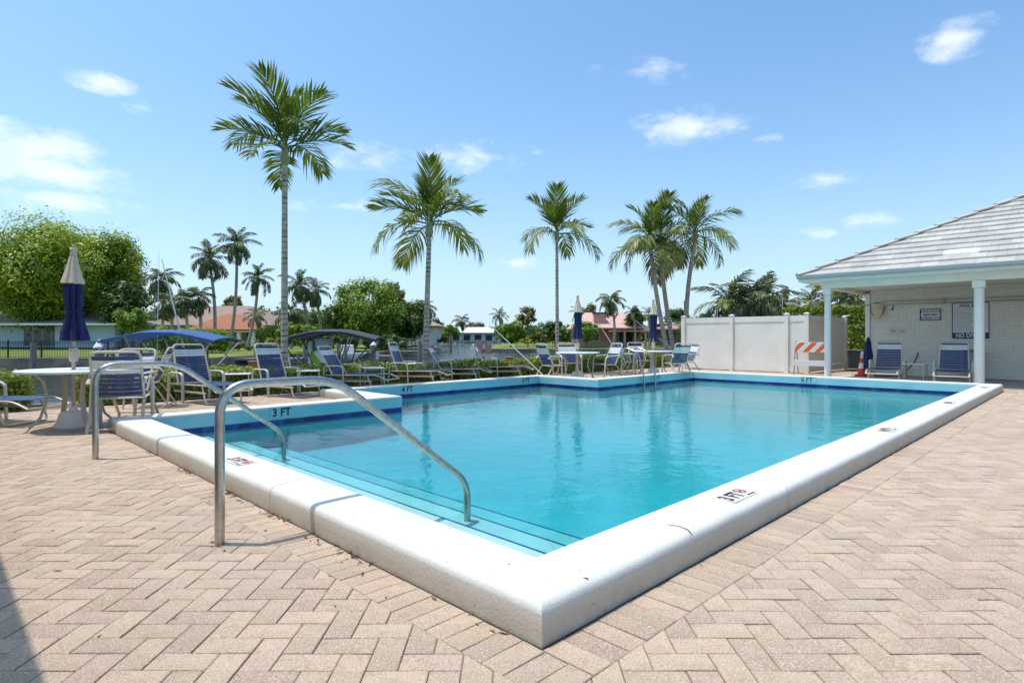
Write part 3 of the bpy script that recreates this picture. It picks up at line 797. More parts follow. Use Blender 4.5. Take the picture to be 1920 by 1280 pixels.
# middle table
chair(t2[0] - .72, t2[1] - .45, R(30), 'patio chair left of the middle table, its back to the canal water')
chair(t2[0] - .12, t2[1] + .95, R(-80), 'patio chair on the canal side of the middle table')
chair(t2[0] + .78, t2[1] + .1, R(205), 'patio chair right of the middle table with its white straps facing the lawn')
# right table
chair(t3[0] - .62, t3[1] + .25, R(-20), 'patio chair behind the left rail of the ladder')
chair(t3[0] - .2, t3[1] + .9, R(-75), 'patio chair on the canal side of the right table')
chair(t3[0] + .45, t3[1] - .75, R(110), 'patio chair with its back to the pool at the right table')
chair(t3[0] + 1.05, t3[1] + .35, R(190), 'patio chair touching the end post of the white fence')
# side tables
def make_side():
    e = empty('side_table', label='x', cat='side table', group='small white side tables between lounges')
    MB().box(-.23, .23, -.23, .23, .40, .425, .01).build('table_top', M['white_strap'], e)
    for sx in (-1, 1):
        for sy in (-1, 1): MB().tube([(sx * .20, sy * .20, .40), (sx * .21, sy * .21, 0)], .014, 8).build('leg', M['cream_arm'], e, True)
    return e
s0 = make_side(); first = True
for (px, py, lab) in ((446, 741, 'small white side table between the first and second lounge from the left'), (578, 732, 'small white side table between the second and third lounge'),
                      (700, 724, 'small white side table left of the fourth lounge'), (778, 711, 'small white side table right of the fourth lounge'), (862, 708, 'small white side table just left of the last lounge')):
    o = s0 if first else copy_tree(s0); first = False
    x, y = gp(px, py); place(o, x, y, 0, R(20), label=lab)
u, _ = on_v(1715, 700, 17.3); x, y = W(17.3, u); place(copy_tree(s0), x, y, 0, R(45), 1.05, label='small white side table between the two porch lounges')

# ------------------------------------------------------------------ foliage generators
def leaf_cloud(name, pts, nrm, size, m, seed=0, aspect=.55):
    """pts (n,3) leaf centres, nrm (n,3) rough facing -> pointed quads"""
    rg = np.random.default_rng(seed); n = len(pts)
    N = nrm + rg.normal(0, .42, (n, 3)); N /= np.linalg.norm(N, axis=1)[:, None] + 1e-9
    A = rg.normal(0, 1, (n, 3)); A[:, 2] -= .5; A -= N * (A * N).sum(1)[:, None]; A /= np.linalg.norm(A, axis=1)[:, None] + 1e-9
    B = np.cross(N, A); s = size * rg.uniform(.6, 1.35, (n, 1))
    V = np.stack([pts - A * s * .5, pts + B * s * aspect * .5, pts + A * s * .5 - N * s * .12, pts - B * s * aspect * .5], 1).reshape(-1, 3)
    return mesh_np(name, V, np.arange(n * 4).reshape(-1, 4), m)
def lobes(rg, c, rad, n, lr):
    """lobe centres on/in an ellipsoid; returns centres and radii"""
    P = rg.normal(0, 1, (n, 3)); P /= np.linalg.norm(P, axis=1)[:, None]; P *= rg.uniform(.50, 1.0, (n, 1)) ** .6
    return np.array(c) + P * np.array(rad), rg.uniform(.65, 1.3, n) * lr
def crown_mesh(name, c, rad, nl, lr, per, size, m, seed, flat=.8, cut=None):
    rg = np.random.default_rng(seed); LC, LR = lobes(rg, c, rad, nl, lr); P = []; Nn = []
    for q, r_ in zip(LC, LR):
        d = rg.normal(0, 1, (per, 3)); d /= np.linalg.norm(d, axis=1)[:, None]
        rr = r_ * rg.uniform(.55, 1.0, (per, 1)) * (1 + .28 * np.sin(d[:, :1] * 5 + d[:, 1:2] * 4 + q[0]))
        P.append(q + d * rr * [1, 1, flat]); Nn.append(d * [1, 1, 1] + [0, 0, .8])
    P = np.concatenate(P); Nn = np.concatenate(Nn)
    if cut is not None: k = P[:, 2] > cut; P, Nn = P[k], Nn[k]
    return leaf_cloud(name, P, Nn, size, m, seed)
def tree(px, Y, ytop, ybot, wpx, m, label, cat='tree', name='broadleaf_tree', seed=0, gz=-.3, nl=26, per=260, leaf=.32, depth=1.0, group=None, lr=None, trunk=True, fill=1.0):
    x, y = atY(px, Y); zt, zb = zat(ytop, Y), zat(ybot, Y); rx = wpx / 2 / F * Y; h = (zt - zb) / 2
    e = empty(name, (x, y, gz), rnd.uniform(0, 6.28), label=label, cat=cat, group=group)
    lr = lr or min(rx, h) * .42; s_ = 1
    link('crown', crown_mesh('crown', (0, 0, zb + h - gz), (max(rx - lr * .8, .3), max(rx * depth - lr * .8, .3), max(h - lr * .6, .2)), nl, lr, int(per * fill), leaf, M[m], seed + 17), e)
    if trunk:
        mb = MB(); rg = random.Random(seed); tr = max(.08, rx * .045)
        mb.tube([(0, 0, -.3), (rg.uniform(-.2, .2), 0, (zb - gz) * .6 + .2), (rg.uniform(-.4, .4), rg.uniform(-.3, .3), zb + h * .8 - gz)], [tr * 1.3, tr, tr * .6], 8)
        for k in range(6):
            a = rg.uniform(0, 6.28); q = rg.uniform(.5, .85)
            mb.tube([(0, 0, (zb - gz) * .75), (math.cos(a) * rx * .35, math.sin(a) * rx * .35, zb + h * .5 - gz), (math.cos(a) * rx * q, math.sin(a) * rx * q, zb + h * 1.15 - gz)], [tr * .7, tr * .45, tr * .15], 6)
        mb.build('trunk', M['bark'], e, True)
    return e

def frond_mesh(name, L, bend0, bend1, ll, n, m, lw=.045, vup=.25, fwd=.55, droop=.35, seed=0, taper=True):
    """frond growing along +x in the xz plane; leaflets both sides"""
    rg = random.Random(seed); mb = MB(); K = 14; P = [Vector((0, 0, 0))]; a = bend0; 
    for k in range(K):
        a = bend0 + (bend1 - bend0) * (k / K) ** 1.3; P.append(P[-1] + Vector((math.cos(a), 0, math.sin(a))) * (L / K))
    mb.tube(P, [.028 * L / 2.2 * (1 - .85 * i / K) for i in range(K + 1)], 5)
    def pos(t):
        f = t * K; i = min(int(f), K - 1); d = (P[i + 1] - P[i]).normalized(); return P[i].lerp(P[i + 1], f - i), d
    for k in range(n):
        t = .14 + .86 * (k + rg.random() * .6) / n; p, d = pos(t)
        up = Vector((0, 1, 0)).cross(d) * -1; up = Vector((-d.z, 0, d.x))
        ln = ll * (math.sin(math.pi * min(1, .18 + t * .80)) ** .6) * rg.uniform(.8, 1.1)
        for s in (-1, 1):
            v_ = vup + rg.uniform(-.35, .35)
            dr = (Vector((0, s, 0)) * (1 - .35 * t) + d * (fwd + .5 * t) + up * v_).normalized()
            q0 = p; q1 = p + dr * ln * .5 + Vector((0, 0, -droop * ln * .10)); q2 = p + dr * ln * (1 - droop * .15) + Vector((0, 0, -droop * ln * rg.uniform(.4, .8)))
            wv = d.cross(dr).cross(dr).normalized() * lw * .5
            wv = wv * rg.uniform(.8, 1.2)
            mb.add([q0 - wv * .5, q0 + wv * .5, q1 + wv, q1 - wv, q2], [(0, 1, 2, 3), (3, 2, 4)])
    return mb.mesh(name, M[m])
FR = {
 'up': [frond_mesh('frond', 1.9, .30, -.65, .95, 27, 'frond', .060, .40, .95, .30, s) for s in (1, 2)],
 'arch': [frond_mesh('frond', 2.1, .25, -1.15, .92, 28, 'frond', .054, .10, .75, .7, s) for s in (3, 4)],
 'olive': [frond_mesh('frond', 2.2, .25, -1.35, .88, 30, 'frond_y', .052, .1, .7, .8, s) for s in (5, 6)],
 'far': [frond_mesh('frond', 2.6, .25, -1.25, .75, 26, 'frond_far', .085, .0, .5, 1.0, s) for s in (7, 8)],
 'droop': [frond_mesh('frond', 2.6, .1, -1.7, .85, 26, 'frond_far', .095, -.1, .4, 1.1, s) for s in (9, 10)],
}
def palm(base, top, gz, label, kinds, nf, scale=1.0, tr=.065, group=None, name='palm_tree', shaft=.55, seed=0, lo=-35, hi=82, curve=0.0, trunkm='trunk', ring=0):
    bx, by = base; tx, ty, tz = top; e = empty(name, (bx, by, gz), 0, label=label, cat='palm tree', group=group); rg = random.Random(seed)
    P = []
    for k in range(9):
        t = k / 8; bow = math.sin(math.pi * t) * curve
        P.append(((tx - bx) * t ** 1.15 + bow, (ty - by) * t, (tz - gz) * t))
    MB().tube(P, [tr * (1.45 if i == 0 else 1.12 - .30 * i / 8) for i in range(9)], 12).build('trunk', M[trunkm], e, True)
    T = Vector(P[-1])
    if shaft: MB().tube([T - Vector((0, 0, .04)), T + Vector((0, 0, .08)), T + Vector((0, 0, shaft * .5)), T + Vector((0, 0, shaft))], [tr * 1.0, tr * 1.45, tr * 1.05, tr * .6], 12).build('crownshaft', M['shaft'], e, True)
    T = T + Vector((0, 0, shaft * .85))
    for i in range(nf):
        f = i / max(1, nf - 1); el_ = hi + (lo - hi) * f ** .85 + rg.uniform(-8, 8); a = i * 2.39996 + rg.uniform(-.3, .3)
        kd = kinds[min(len(kinds) - 1, int(f * len(kinds)))]; me = FR[kd][i % 2]
        o = link('frond', me, e); o.location = T - Vector((0, 0, shaft * .3 * f)); s_ = scale * rg.uniform(.85, 1.1) * (.78 if el_ > 70 else 1)
        o.scale = (s_, s_, s_); o.rotation_euler = (rg.uniform(-.25, .25), -R(el_), a)
    return e
def palm_px(pb, Y, ptop, ytop, label, kinds, nf, **kw):
    b_ = atY(pb, Y); t_ = atY(ptop, Y); return palm(b_, (t_[0], t_[1], zat(ytop, Y)), kw.pop('gz', -.4), label, kinds, nf, **kw)
gA = 'tall palms along the canal edge of the deck'
palm_px(533, 12.2, 534, 306, 'tallest palm with the thickest ringed trunk, nearest the camera', ['up', 'up', 'up', 'arch', 'up'], 16, gz=0, scale=.75, tr=.066, group=gA, seed=1, shaft=.5, lo=-12)
palm_px(797, 14.8, 805, 440, 'second tallest palm, its ringed trunk behind the lounge row', ['up', 'olive', 'up', 'olive'], 15, gz=0, scale=.84, tr=.07, group=gA, seed=2, shaft=.45, lo=-18)
palm_px(1045, 18.4, 1044, 448, 'slim straight palm standing alone left of the middle umbrella', ['up', 'up', 'olive'], 14, gz=0, scale=.74, tr=.055, group=gA, seed=3, shaft=.3, lo=-14)
palm_px(1256, 23.1, 1219, 462, 'left trunk of the twin leaning palms behind the right table', ['up', 'olive', 'olive'], 12, gz=0, scale=.86, tr=.085, group=gA, seed=4, shaft=.3, lo=-35, curve=-.1)
palm_px(1268, 23.6, 1237, 462, 'right trunk of the twin leaning palms behind the right table', ['up', 'arch', 'olive'], 12, gz=0, scale=.9, tr=.09, group=gA, seed=5, shaft=.5, lo=-35, curve=-.1)
palm_px(1288, 23.4, 1304, 446, 'leaning palm rising behind the left end of the white fence', ['up', 'arch', 'olive'], 15, gz=0, scale=.86, tr=.09, group=gA, seed=6, shaft=.3, lo=-35, curve=-.15)

# hedges of the deck
def hedge(v0, v1, u0, u1, h, m, label, seed, dens=900, leaf=.055, gz=0.0, group=None):
    c = W((v0 + v1) / 2, (u0 + u1) / 2); e = empty('hedge', (*c, gz), R(45), label=label, cat='hedge', group=group)
    rg = np.random.default_rng(seed); L, D = v1 - v0, u1 - u0; n = int(dens * (L * h + L * D + D * h) * 1.35)
    P = rg.uniform(-1, 1, (n, 3)) * [L / 2, D / 2, h / 2] + [0, 0, h / 2]
    ar = np.array([D * h * 2, L * h * 2, L * D]); ax = rg.choice(3, n, p=ar / ar.sum()); sgn = rg.choice([-1, 1], n)
    dim = np.array([L / 2, D / 2, h / 2]); off = np.array([0, 0, h / 2]); Nn = np.zeros((n, 3))
    for k in range(3):
        i = ax == k; sg = sgn[i] if k < 2 else np.ones(i.sum())
        P[i, k] = off[k] + sg * dim[k] * (1 - np.abs(rg.normal(0, .10, i.sum()))) ; Nn[i, k] = sg
    bumpy = .045 * (np.sin(P[:, 0] * 7 + P[:, 1] * 5) + np.sin(P[:, 0] * 2.3 + seed))
    P[:, 2] += bumpy * (P[:, 2] > h * .6) + .03 * rg.normal(0, 1, n) * (ax == 2); P[:, 1] += bumpy * .8 * (ax == 1)
    P[:, 2] = np.maximum(P[:, 2], .02)
    link('foliage', leaf_cloud('foliage', P, Nn, leaf, M[m], seed, .7), e)
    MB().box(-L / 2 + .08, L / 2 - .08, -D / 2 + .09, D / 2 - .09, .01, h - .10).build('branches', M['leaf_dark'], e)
    return e
gH = 'clipped hedges along the deck edge'
hedge(-1.6, 1.18, 11.35, 12.1, .55, 'leaf_hedge', 'clipped yellow-green hedge block left of the umbrella table', 1, group=gH)
hedge(1.75, 6.2, 11.5, 12.2, .47, 'leaf_hedge', 'clipped hedge behind the first two lounges', 2, group=gH)
hedge(6.5, 9.4, 11.75, 12.4, .42, 'leaf_hedge', 'clipped hedge behind the lounges around the second palm trunk', 3, group=gH)
hedge(9.7, 13.4, 11.6, 12.3, .42, 'leaf_hedge', 'loose low hedge between the last lounge and the middle table', 4, group=gH, dens=700, leaf=.075)
hedge(13.6, 19.5, 11.3, 12.0, .50, 'leaf_hedge', 'dark trimmed hedge behind the right tables', 5, group=gH, dens=700)

# ------------------------------------------------------------------ white fence
fe = empty('privacy_fence', rz=R(45), label='white vinyl privacy fence with square capped posts enclosing equipment beyond the pool', cat='fence')
FV = 18.85
def fpost(v, u):
    mb = MB(); mb.box(v - .065, v + .065, u - .065, u + .065, -.02, 1.80)
    p = mb.build('post', M['vinyl'], fe); mb = MB(); mb.box(v - .078, v + .078, u - .078, u + .078, 1.80, 1.83, .006); mb.lathe([(.085, 0), (.0, .03)], 4, c=(v, u, 1.828)); mb.build('cap', M['vinyl'], p)
def fpanel(v0, u0, v1, u1):
    a, c = Vector((v0, u0)), Vector((v1, u1)); d = (c - a).normalized(); a = a + d * .066; c = c - d * .066; n = Vector((-d.y, d.x)); L = (c - a).length
    def q(t0, t1, z0, z1, th, nm):
        mb = MB(); p = [a + d * t0 + n * th, a + d * t1 + n * th, a + d * t1 - n * th, a + d * t0 - n * th]; mb.prism([tuple(k) for k in p], z0, z1); mb.build(nm, M['vinyl'], fe)
    q(0, L, 1.58, 1.76, .022, 'rail'); q(0, L, .04, .22, .022, 'rail'); q(0, L, .225, 1.575, .008, 'panel')
fus = [on_v(px, 690, FV)[0] for px in (1282, 1372, 1475, 1513)]
for u in fus: fpost(FV, u)
for a, c in zip(fus, fus[1:]): fpanel(FV, a, FV, c)
uc = fus[-1]
for v in (FV + 1.9, FV + 3.7): fpost(v, uc)
fpanel(FV, uc, FV + 1.9, uc); fpanel(FV + 1.9, uc, FV + 3.7, uc)
fpanel(FV, fus[0], FV + 3.7, fus[0]); fpost(FV + 3.7, fus[0])

# ------------------------------------------------------------------ pavilion
pav = empty('pool_pavilion', rz=R(45), label='white pool house with tiled hip roof, painted brick wall and columned porch', cat='building')
EV, EU, ZE, PT = 15.9, 5.5, 2.64, .5
WV, WU = 19.5, 4.75
mb = MB(); mb.box(WV + .02, WV + 6.6, -7, WU, -.03, 2.52); mb.build('wall', M['mortar'], pav)
wall_o = None
# wall bricks, running bond
bw, bh = .2, .0675; brk = []
for r_ in range(37):
    z0 = .02 + r_ * bh
    for k in range(60):
        u1 = WU - k * bw - (bw / 2 if r_ % 2 else 0) + (bw / 2 if r_ % 2 else 0)
        ua = WU - k * bw + (bw / 2 if r_ % 2 else 0); ub = ua - bw
        ua = min(ua, WU); 
        if ub < -7: break
        brk.append((ua, ub, z0))
wallb = bpy.data.objects.new('brick_face', None); C.objects.link(wallb); wallb.parent = pav
def kvis(t):
    u = (t[0] + t[1]) / 2; x, y = W(WV, u)
    return (0 if abs(x) < .87 * y and .25 < t[2] < 2.35 else 100) + y
brk.sort(key=kvis); rb = random.Random(2); stuffb = MB(); fullm = None
cnt = 0
for (ua, ub, z0) in brk:
    pr = rb.uniform(.006, .012)
    if cnt < 290:
        cnt += 1; me = MB().box(0, .03, -(ua - ub) + .006, -.004, .004, bh - .005, .003)
        o = link('brick', me.mesh('brick', M['brick_paint']), pav); o.location = (WV + .02 - pr, ua, z0)
    else: stuffb.box(WV + .02 - pr, WV + .04, ub + .006, ua - .004, z0 + .004, z0 + bh - .005)
o = stuffb.build('brickwork', M['brick_paint'], pav); o['kind'] = 'stuff'
bpy.data.objects.remove(wallb)
mb = MB(); mb.box(WV - .01, WV + .02, -7, WU, -.03, .018); mb.build('base_strip', M['timber'], pav)
mb = MB(); mb.box(WV - .03, WV + .12, WU + .002, WU + .12, -.02, 2.36); mb.build('corner_board', M['white'], pav)
# porch slab
mb = MB(); mb.box(16.15, WV - .01, -7, 5.3, -.03, .004); mb.build('porch_floor', M['concrete'], pav)
# beams
bz0, bz1 = 2.35, 2.52
mb = MB(); mb.box(16.34, 16.52, -7, 5.08, bz0, bz1); mb.build('beam', M['white'], pav)
mb = MB(); mb.box(16.523, WV + 6.6, 4.90, 5.075, bz0 + .003, bz1); mb.build('beam', M['white'], pav)
mb = MB(); mb.box(EV + .03, WV + 7.4, -7.5, EU - .03, bz1 + .002, bz1 + .02); mb.build('soffit', M['soffit'], pav)
mb = MB(); mb.box(16.53, WV + .02, -7, 4.895, bz0 + .10, bz0 + .12); mb.build('porch_ceiling', M['soffit'], pav)
# fascia and gutter
mb = MB(); mb.box(EV, EV + .028, -7.5, EU, bz1 - .01, ZE - .01); mb.box(EV + .03, WV + 7.4, EU - .028, EU, bz1 - .01, ZE - .01); mb.build('fascia', M['white'], pav)
mb = MB()
gpf = [(-.004, -.02), (-.10, -.02), (-.125, -.0), (-.13, .055), (-.115, .058), (-.11, .01), (-.09, -.005), (-.004, -.005)]
def gut(pts_a, pts_b): 
    n = len(pts_a); mb.add(pts_a + pts_b, [(i, (i + 1) % n, n + (i + 1) % n, n + i) for i in range(n)] + [tuple(range(n - 1, -1, -1)), tuple(range(n, 2 * n))])
gut([(EV + a, EU + .0, ZE - .04 + z) for a, z in gpf], [(EV + a, -7.5, ZE - .04 + z) for a, z in gpf]); mb.build('gutter', M['gutter'], pav)
# columns
def column(v, u, rd, z1):
    mb = MB(); mb.lathe([(rd * 1.02, .004), (rd, .3), (rd * .97, z1 - .17)], 24, lambda a, t, z: 1 + .025 * math.cos(12 * a)); c = mb.build('column', M['white'], pav, True); 
    mb = MB(); k = rd * 1.18; mb.box(v - k, v + k, u - k, u + k, z1 - .165, z1 - .001, .004); mb.build('capital', M['white'], c)
    for ob in (c,):
        for vv in ob.data.vertices: vv.co.x += v; vv.co.y += u
uc1, _ = on_v(1552, 600, 16.43); uc2, _ = on_v(1836, 600, 16.43)
column(16.43, uc1, .078, bz0); column(16.43, uc2, .095, bz0); column(16.43, uc2 - 3.1, .09, bz0)
# roof deck and tiles
RH = 5.3
rf = MB(); ridge_z = ZE + PT * RH
A_ = (EV, EU, ZE - .01); B_ = (EV, -7.5, ZE - .01); Cc = (EV + 2 * RH, -7.5, ZE - .01); D_ = (EV + 2 * RH, EU, ZE - .01)
Rg = (EV + RH, EU - RH, ridge_z - .01); Rg2 = (EV + RH, -7.5, ridge_z - .01)
rf.add([A_, B_, Cc, D_, Rg, Rg2], [(1, 0, 4, 5), (0, 3, 4), (3, 2, 5, 4), (2, 1, 5)]); roof = rf.build('roof', M['roof_tile'], pav)
def plate(vv, uu, k, side):      # tile polygon, z wedge
    v0, v1 = vv; u0, u1 = uu
    if side == 'front':
        poly = [(v0, u0), (v1, u0), (v1, u1), (v0, u1)]; poly = clip(poly, 1, 1, EV + EU - .03)
        zf = lambda v, u: ZE + PT * (v - EV); low = v0; ex = v1 - v0
        top = lambda v, u: zf(v, u) + .058 - .040 * (v - low) / ex; bot = lambda v, u: zf(v, u) + .004
    else:
        poly = [(v0, u0), (v1, u0), (v1, u1), (v0, u1)]; poly = clip(poly, -1, -1, -(EV + EU + .03))
        zf = lambda v, u: ZE + PT * (EU - u); low = u1; ex = u1 - u0
        top = lambda v, u: zf(v, u) + .058 - .040 * (low - u) / ex; bot = lambda v, u: zf(v, u) + .004
    if len(poly) < 3 or area(poly) < .004: return None
    mb = MB(); mb.prism(poly, bot, top); return mb
rt = random.Random(4); stf = MB(); nt_ = 0; CO = .315
for k in range(17):
    v0 = EV - .03 + k * CO; n = int((EU + 7.5) / .33) + 2
    for j in range(n):
        u1 = EU + .03 - j * .33 + (.165 if k % 2 else 0); u0 = u1 - .326
        if u0 < -7.5: break
        mb = plate((v0, v0 + CO + .02), (u0, u1), k, 'front')
        if mb is None: continue
        x, y = W(v0, (u0 + u1) / 2); see = x < .89 * y and k < 13
        if see and nt_ < 298:
            nt_ += 1
            bright = k == 2 and 1.9 < (u0 + u1) / 2 < 2.6
            o = mb.build('tile', M['white'] if bright else M['roof_tile'], pav); o.location.z = rt.uniform(-.002, .003)
            if bright: o['label'] = 'freshly whitened roof tile'
        else: stf.add(mb.v, mb.f)
    u1 = EU + .03 - k * CO
    for j in range(34):
        va = EV - .03 + j * .33; mb = plate((va, va + .326), (u1 - CO - .02, u1), k, 'side')
        if mb: stf.add(mb.v, mb.f)
o = stf.build('tiles_beyond', M['roof_tile'], pav); o['kind'] = 'stuff'
for k in range(15):
    a = -.02 + k * .36; mb = MB()
    p = Vector((EV + a, EU - a, ZE + PT * a + .05)); q = Vector((EV + a + .37, EU - a - .37, ZE + PT * (a + .37) + .035))
    mb.tube([p + Vector((0, 0, .012)), q], [.085, .07], 10, (.10, .045)); mb.build('ridge_cap', M['roof_tile'], pav, True)
# patch of the wall further right: keep the wall plain. vents etc
# ------- things on the pavilion wall
def wall_pt(px, py, dv=0.0):
    u, z = on_v(px, py, WV - dv); return WV - dv, u, z
def wall_fm(px, py, dv=.012):
    v, u, z = wall_pt(px, py, dv); return frame((v, u, z), (0, -1, 0), (0, 0, 1)), (v, u, z)
# pool rules board
sg = empty('rules_sign', rz=R(45), label='large pool rules board with navy band partly hidden by the porch column', cat='sign')
_, ua, zt = wall_pt(1785, 568, .02); _, ub, zb = wall_pt(1855, 634, .02); v_ = WV - .012
zb = 1.1 + (632 - 634.5) / F * (v_ + ua) * S2; wS = ua - ub
fm = frame((v_, ua, zb), (0, -1, 0), (0, 0, 1)); hS = zt - zb
MB().box(0, wS, 0, hS, -.02, 0, M=fm).build('board', M['sign_white'], sg)
mb = MB()
for q in ((0, .018, 0, hS), (wS - .018, wS, 0, hS), (.019, wS - .019, hS - .018, hS)): mb.box(*q, .001, .006, M=fm)
mb.build('frame', M['navy_paint'], sg)
MB().box(.019, wS - .019, 0, hS * .165, .001, .004, M=fm).build('band', M['navy_paint'], sg)
text('NO DIVING', .155, 'sign_white', sg, fm @ Matrix.Translation((.08, .03, .0065)), sx=.74)
text('POOL RULES', .115, 'black_ink', sg, fm @ Matrix.Translation((.16, hS - .125, .003)), sx=.72)
rl = random.Random(8); mb = MB(); zz = hS - .175
while zz > hS * .2:
    x0 = .05; mb.box(x0, x0 + .018, zz, zz + .014, .001, .0025, M=fm); x1 = .09 + rl.uniform(.45, .82) * (wS - .14); xx = .09
    while xx < x1: ww = rl.uniform(.02, .07); mb.box(xx, min(xx + ww, x1), zz, zz + .010, .001, .0025, M=fm); xx += ww + .012
    zz -= .034
mb.build('small_print', M['grey_ink'], sg)
sg = empty('shower_sign', rz=R(45), label='small framed notice on the brick wall between the shower taps and the rules board', cat='sign')
_, ua, zt = wall_pt(1725, 579.5, .012); _, ub, _ = wall_pt(1764, 600, .012); zb = CAMH + (HY - 601) / F * (WV + ua) * S2; wS = ua - ub; hS = zt - zb
fm = frame((v_, ua, zb), (0, -1, 0), (0, 0, 1))
MB().box(0, wS, 0, hS, -.018, 0, M=fm).build('board', M['sign_white'], sg); mb = MB()
for q in ((0, .022, 0, hS), (wS - .022, wS, 0, hS), (.023, wS - .023, hS - .022, hS), (.023, wS - .023, 0, .022)): mb.box(*q, .001, .006, M=fm)
mb.build('frame', M['black_ink'], sg)
text('PLEASE SHOWER', .062, 'navy_paint', sg, fm @ Matrix.Translation((wS / 2, hS * .70, .002)), align='CENTER')
text('BEFORE', .088, 'black_ink', sg, fm @ Matrix.Translation((wS / 2, hS * .40, .002)), align='CENTER')
text('ENTERING POOL', .062, 'black_ink', sg, fm @ Matrix.Translation((wS / 2, hS * .15, .002)), align='CENTER')
# long poles on hooks with a net
_, uA, zA = wall_pt(1585, 572, .06); _, uB, zB = wall_pt(1655, 572, .08)
pn = empty('skimmer_net', rz=R(45), label='pool skimmer with a sagging tan net bag hanging at the left end of the wall', cat='pool net')
MB().tube([(WV - .08, uB + 1.05, 2.03), (WV - .08, -3.5, 2.03)], .014, 8).build('pole', M['gutter'], pn, True)
un, zn = on_v(1645, 580, WV - .1)
MB().tube([(WV - .1 + .02 * math.sin(a), un + .17 * math.cos(a), zn + .19 * math.sin(a)) for a in [k * math.pi / 10 for k in range(21)]], .012, 6).build('rim', M['timber'], pn, True)
mb = MB(); mb.lathe([(.15, .16), (.165, .0), (.12, -.16), (.05, -.27), (.02, -.3)], 14, lambda a, t, z: 1 + .1 * math.cos(5 * a + 9 * z))
for i, p in enumerate(mb.v): mb.v[i] = (p[0] * .35 + WV - .1, p[1] + un, p[2] + zn)
mb.build('net_bag', M['cream_cloth'], pn, True)
pp = empty('wall_pole', rz=R(45), label='long thin metal pole lying on hooks just above the skimmer pole', cat='pole')
MB().tube([(WV - .06, 4.4, 2.12), (WV - .06, -3.6, 2.125)], .010, 8).build('pole', M['gutter'], pp, True)
for uu in (3.0, 1.2, -.4, -2.5): MB().box(WV - .10, WV - .0, uu - .012, uu + .012, 1.99, 2.15).build('hook', M['gutter'], pp)
for k, (px, lab) in enumerate(((1672, 'left round shower tap on the brick wall'), (1689, 'right round shower tap on the brick wall'))):
    u, z = on_v(px, 620, WV - .03); e = empty('shower_tap', rz=R(45), label=lab, cat='tap', group='shower taps')
    mb = MB(); mb.tube([(WV + .01, u, z), (WV - .05, u, z), (WV - .075, u, z)], [.035, .022, .04], 10); mb.build('valve', M['steel'], e, True)
    MB().box(WV - .09, WV - .076, u - .055, u + .055, z - .009, z + .009).build('handle', M['steel'], e)
u, z = on_v(1675, 575, WV - .05)
e = empty('wall_shower', rz=R(45), label='small bent shower head on the wall above the taps', cat='shower head')
MB().tube([(WV + .01, u, z + .03), (WV - .08, u, z + .02), (WV - .13, u, z - .05), (WV - .15, u, z - .09)], [.012, .012, .012, .03], 8).build('nozzle', M['dark_metal'], e, True)
e = empty('hose', rz=R(45), label='black hose drooping from the wall outlet behind the porch side table', cat='hose')
pts = [wall_pt(1721, 661, .03), wall_pt(1720, 668, .09), wall_pt(1712, 682, .12), wall_pt(1700, 694, .15)]
ug, _ = on_v(1690, 700, 19.2)
pts += [(19.25, ug, .02), (18.9, ug + .25, .02), (18.6, ug + .6, .02), (18.7, ug + 1.0, .02), (19.1, ug + 1.05, .02)]
P = [Vector(p) for p in pts]; sm = []
for i in range(len(P) - 1):
    p0, p1, p2, p3 = P[max(i - 1, 0)], P[i], P[i + 1], P[min(i + 2, len(P) - 1)]
    for k in range(5):
        t = k / 5; sm.append(.5 * ((2 * p1) + (p2 - p0) * t + (2 * p0 - 5 * p1 + 4 * p2 - p3) * t * t + (3 * p1 - p0 - 3 * p2 + p3) * t ** 3))
MB().tube(sm + [P[-1]], .016, 8).build('hose_pipe', M['rubber'], e, True)
e = empty('wall_counter', rz=R(45), label='small dark counter shelf on the wall behind the right porch lounge', cat='shelf')
uu0, zc = on_v(1806, 655, WV - .2); uu1, _ = on_v(1840, 655, WV - .2)
MB().box(WV - .38, WV + .0, uu1, uu0, zc - .06, zc, .005).build('shelf_top', M['timber'], e)
MB().box(WV - .33, WV - .02, uu1 + .03, uu0 - .03, .005, zc - .062).build('cabinet', M['gutter'], e)
MB().tube([(WV - .1, uu0 - .25, zc), (WV - .1, uu0 - .25, zc + .1), (WV - .16, uu0 - .25, zc + .1)], .012, 6).build('tap', M['steel'], e)
# cone, leaning umbrella, bin, barricade
x, y = gp(1617, 703.5)
e = empty('traffic_cone', (x, y, 0), R(20), label='orange and white cone behind the left porch lounge', cat='traffic cone')
MB().box(-.19, .19, -.19, .19, .0, .03, .01).build('base', M['red'], e)
MB().lathe([(.13, .03), (.105, .2)], 18).build('cone', M['red'], e, True); MB().lathe([(.105, .201), (.08, .36)], 18).build('band', M['sign_white'], e, True)
MB().lathe([(.08, .361), (.055, .50)], 18).build('upper_cone', M['red'], e, True); MB().lathe([(.055, .501), (.04, .66), (.03, .70)], 18).build('tip', M['sign_white'], e, True)
x, y = W(*((lambda a: (18.7, a))(on_v(1628, 690, 18.7)[0])))
e = empty('leaning_umbrella', (x, y, 0), R(0), label='folded navy umbrella stored upright against the pavilion corner', cat='umbrella')
MB().tube([(0, 0, 0), (.04, .03, 1.2)], .016, 8).build('pole', M['white'], e, True)
MB().lathe([(.02, .12), (.11, .2), (.10, .6), (.06, .95), (.02, 1.1)], 24, lambda a, t, z: 1 + .2 * math.cos(6 * a + z * 3)).build('canopy', M['navy_cloth'], e, True)
x, y = gp(1600, 691)
e = empty('waste_bin', (x, y, 0), R(45), label='dark grey waste bin just behind the white fence', cat='bin')
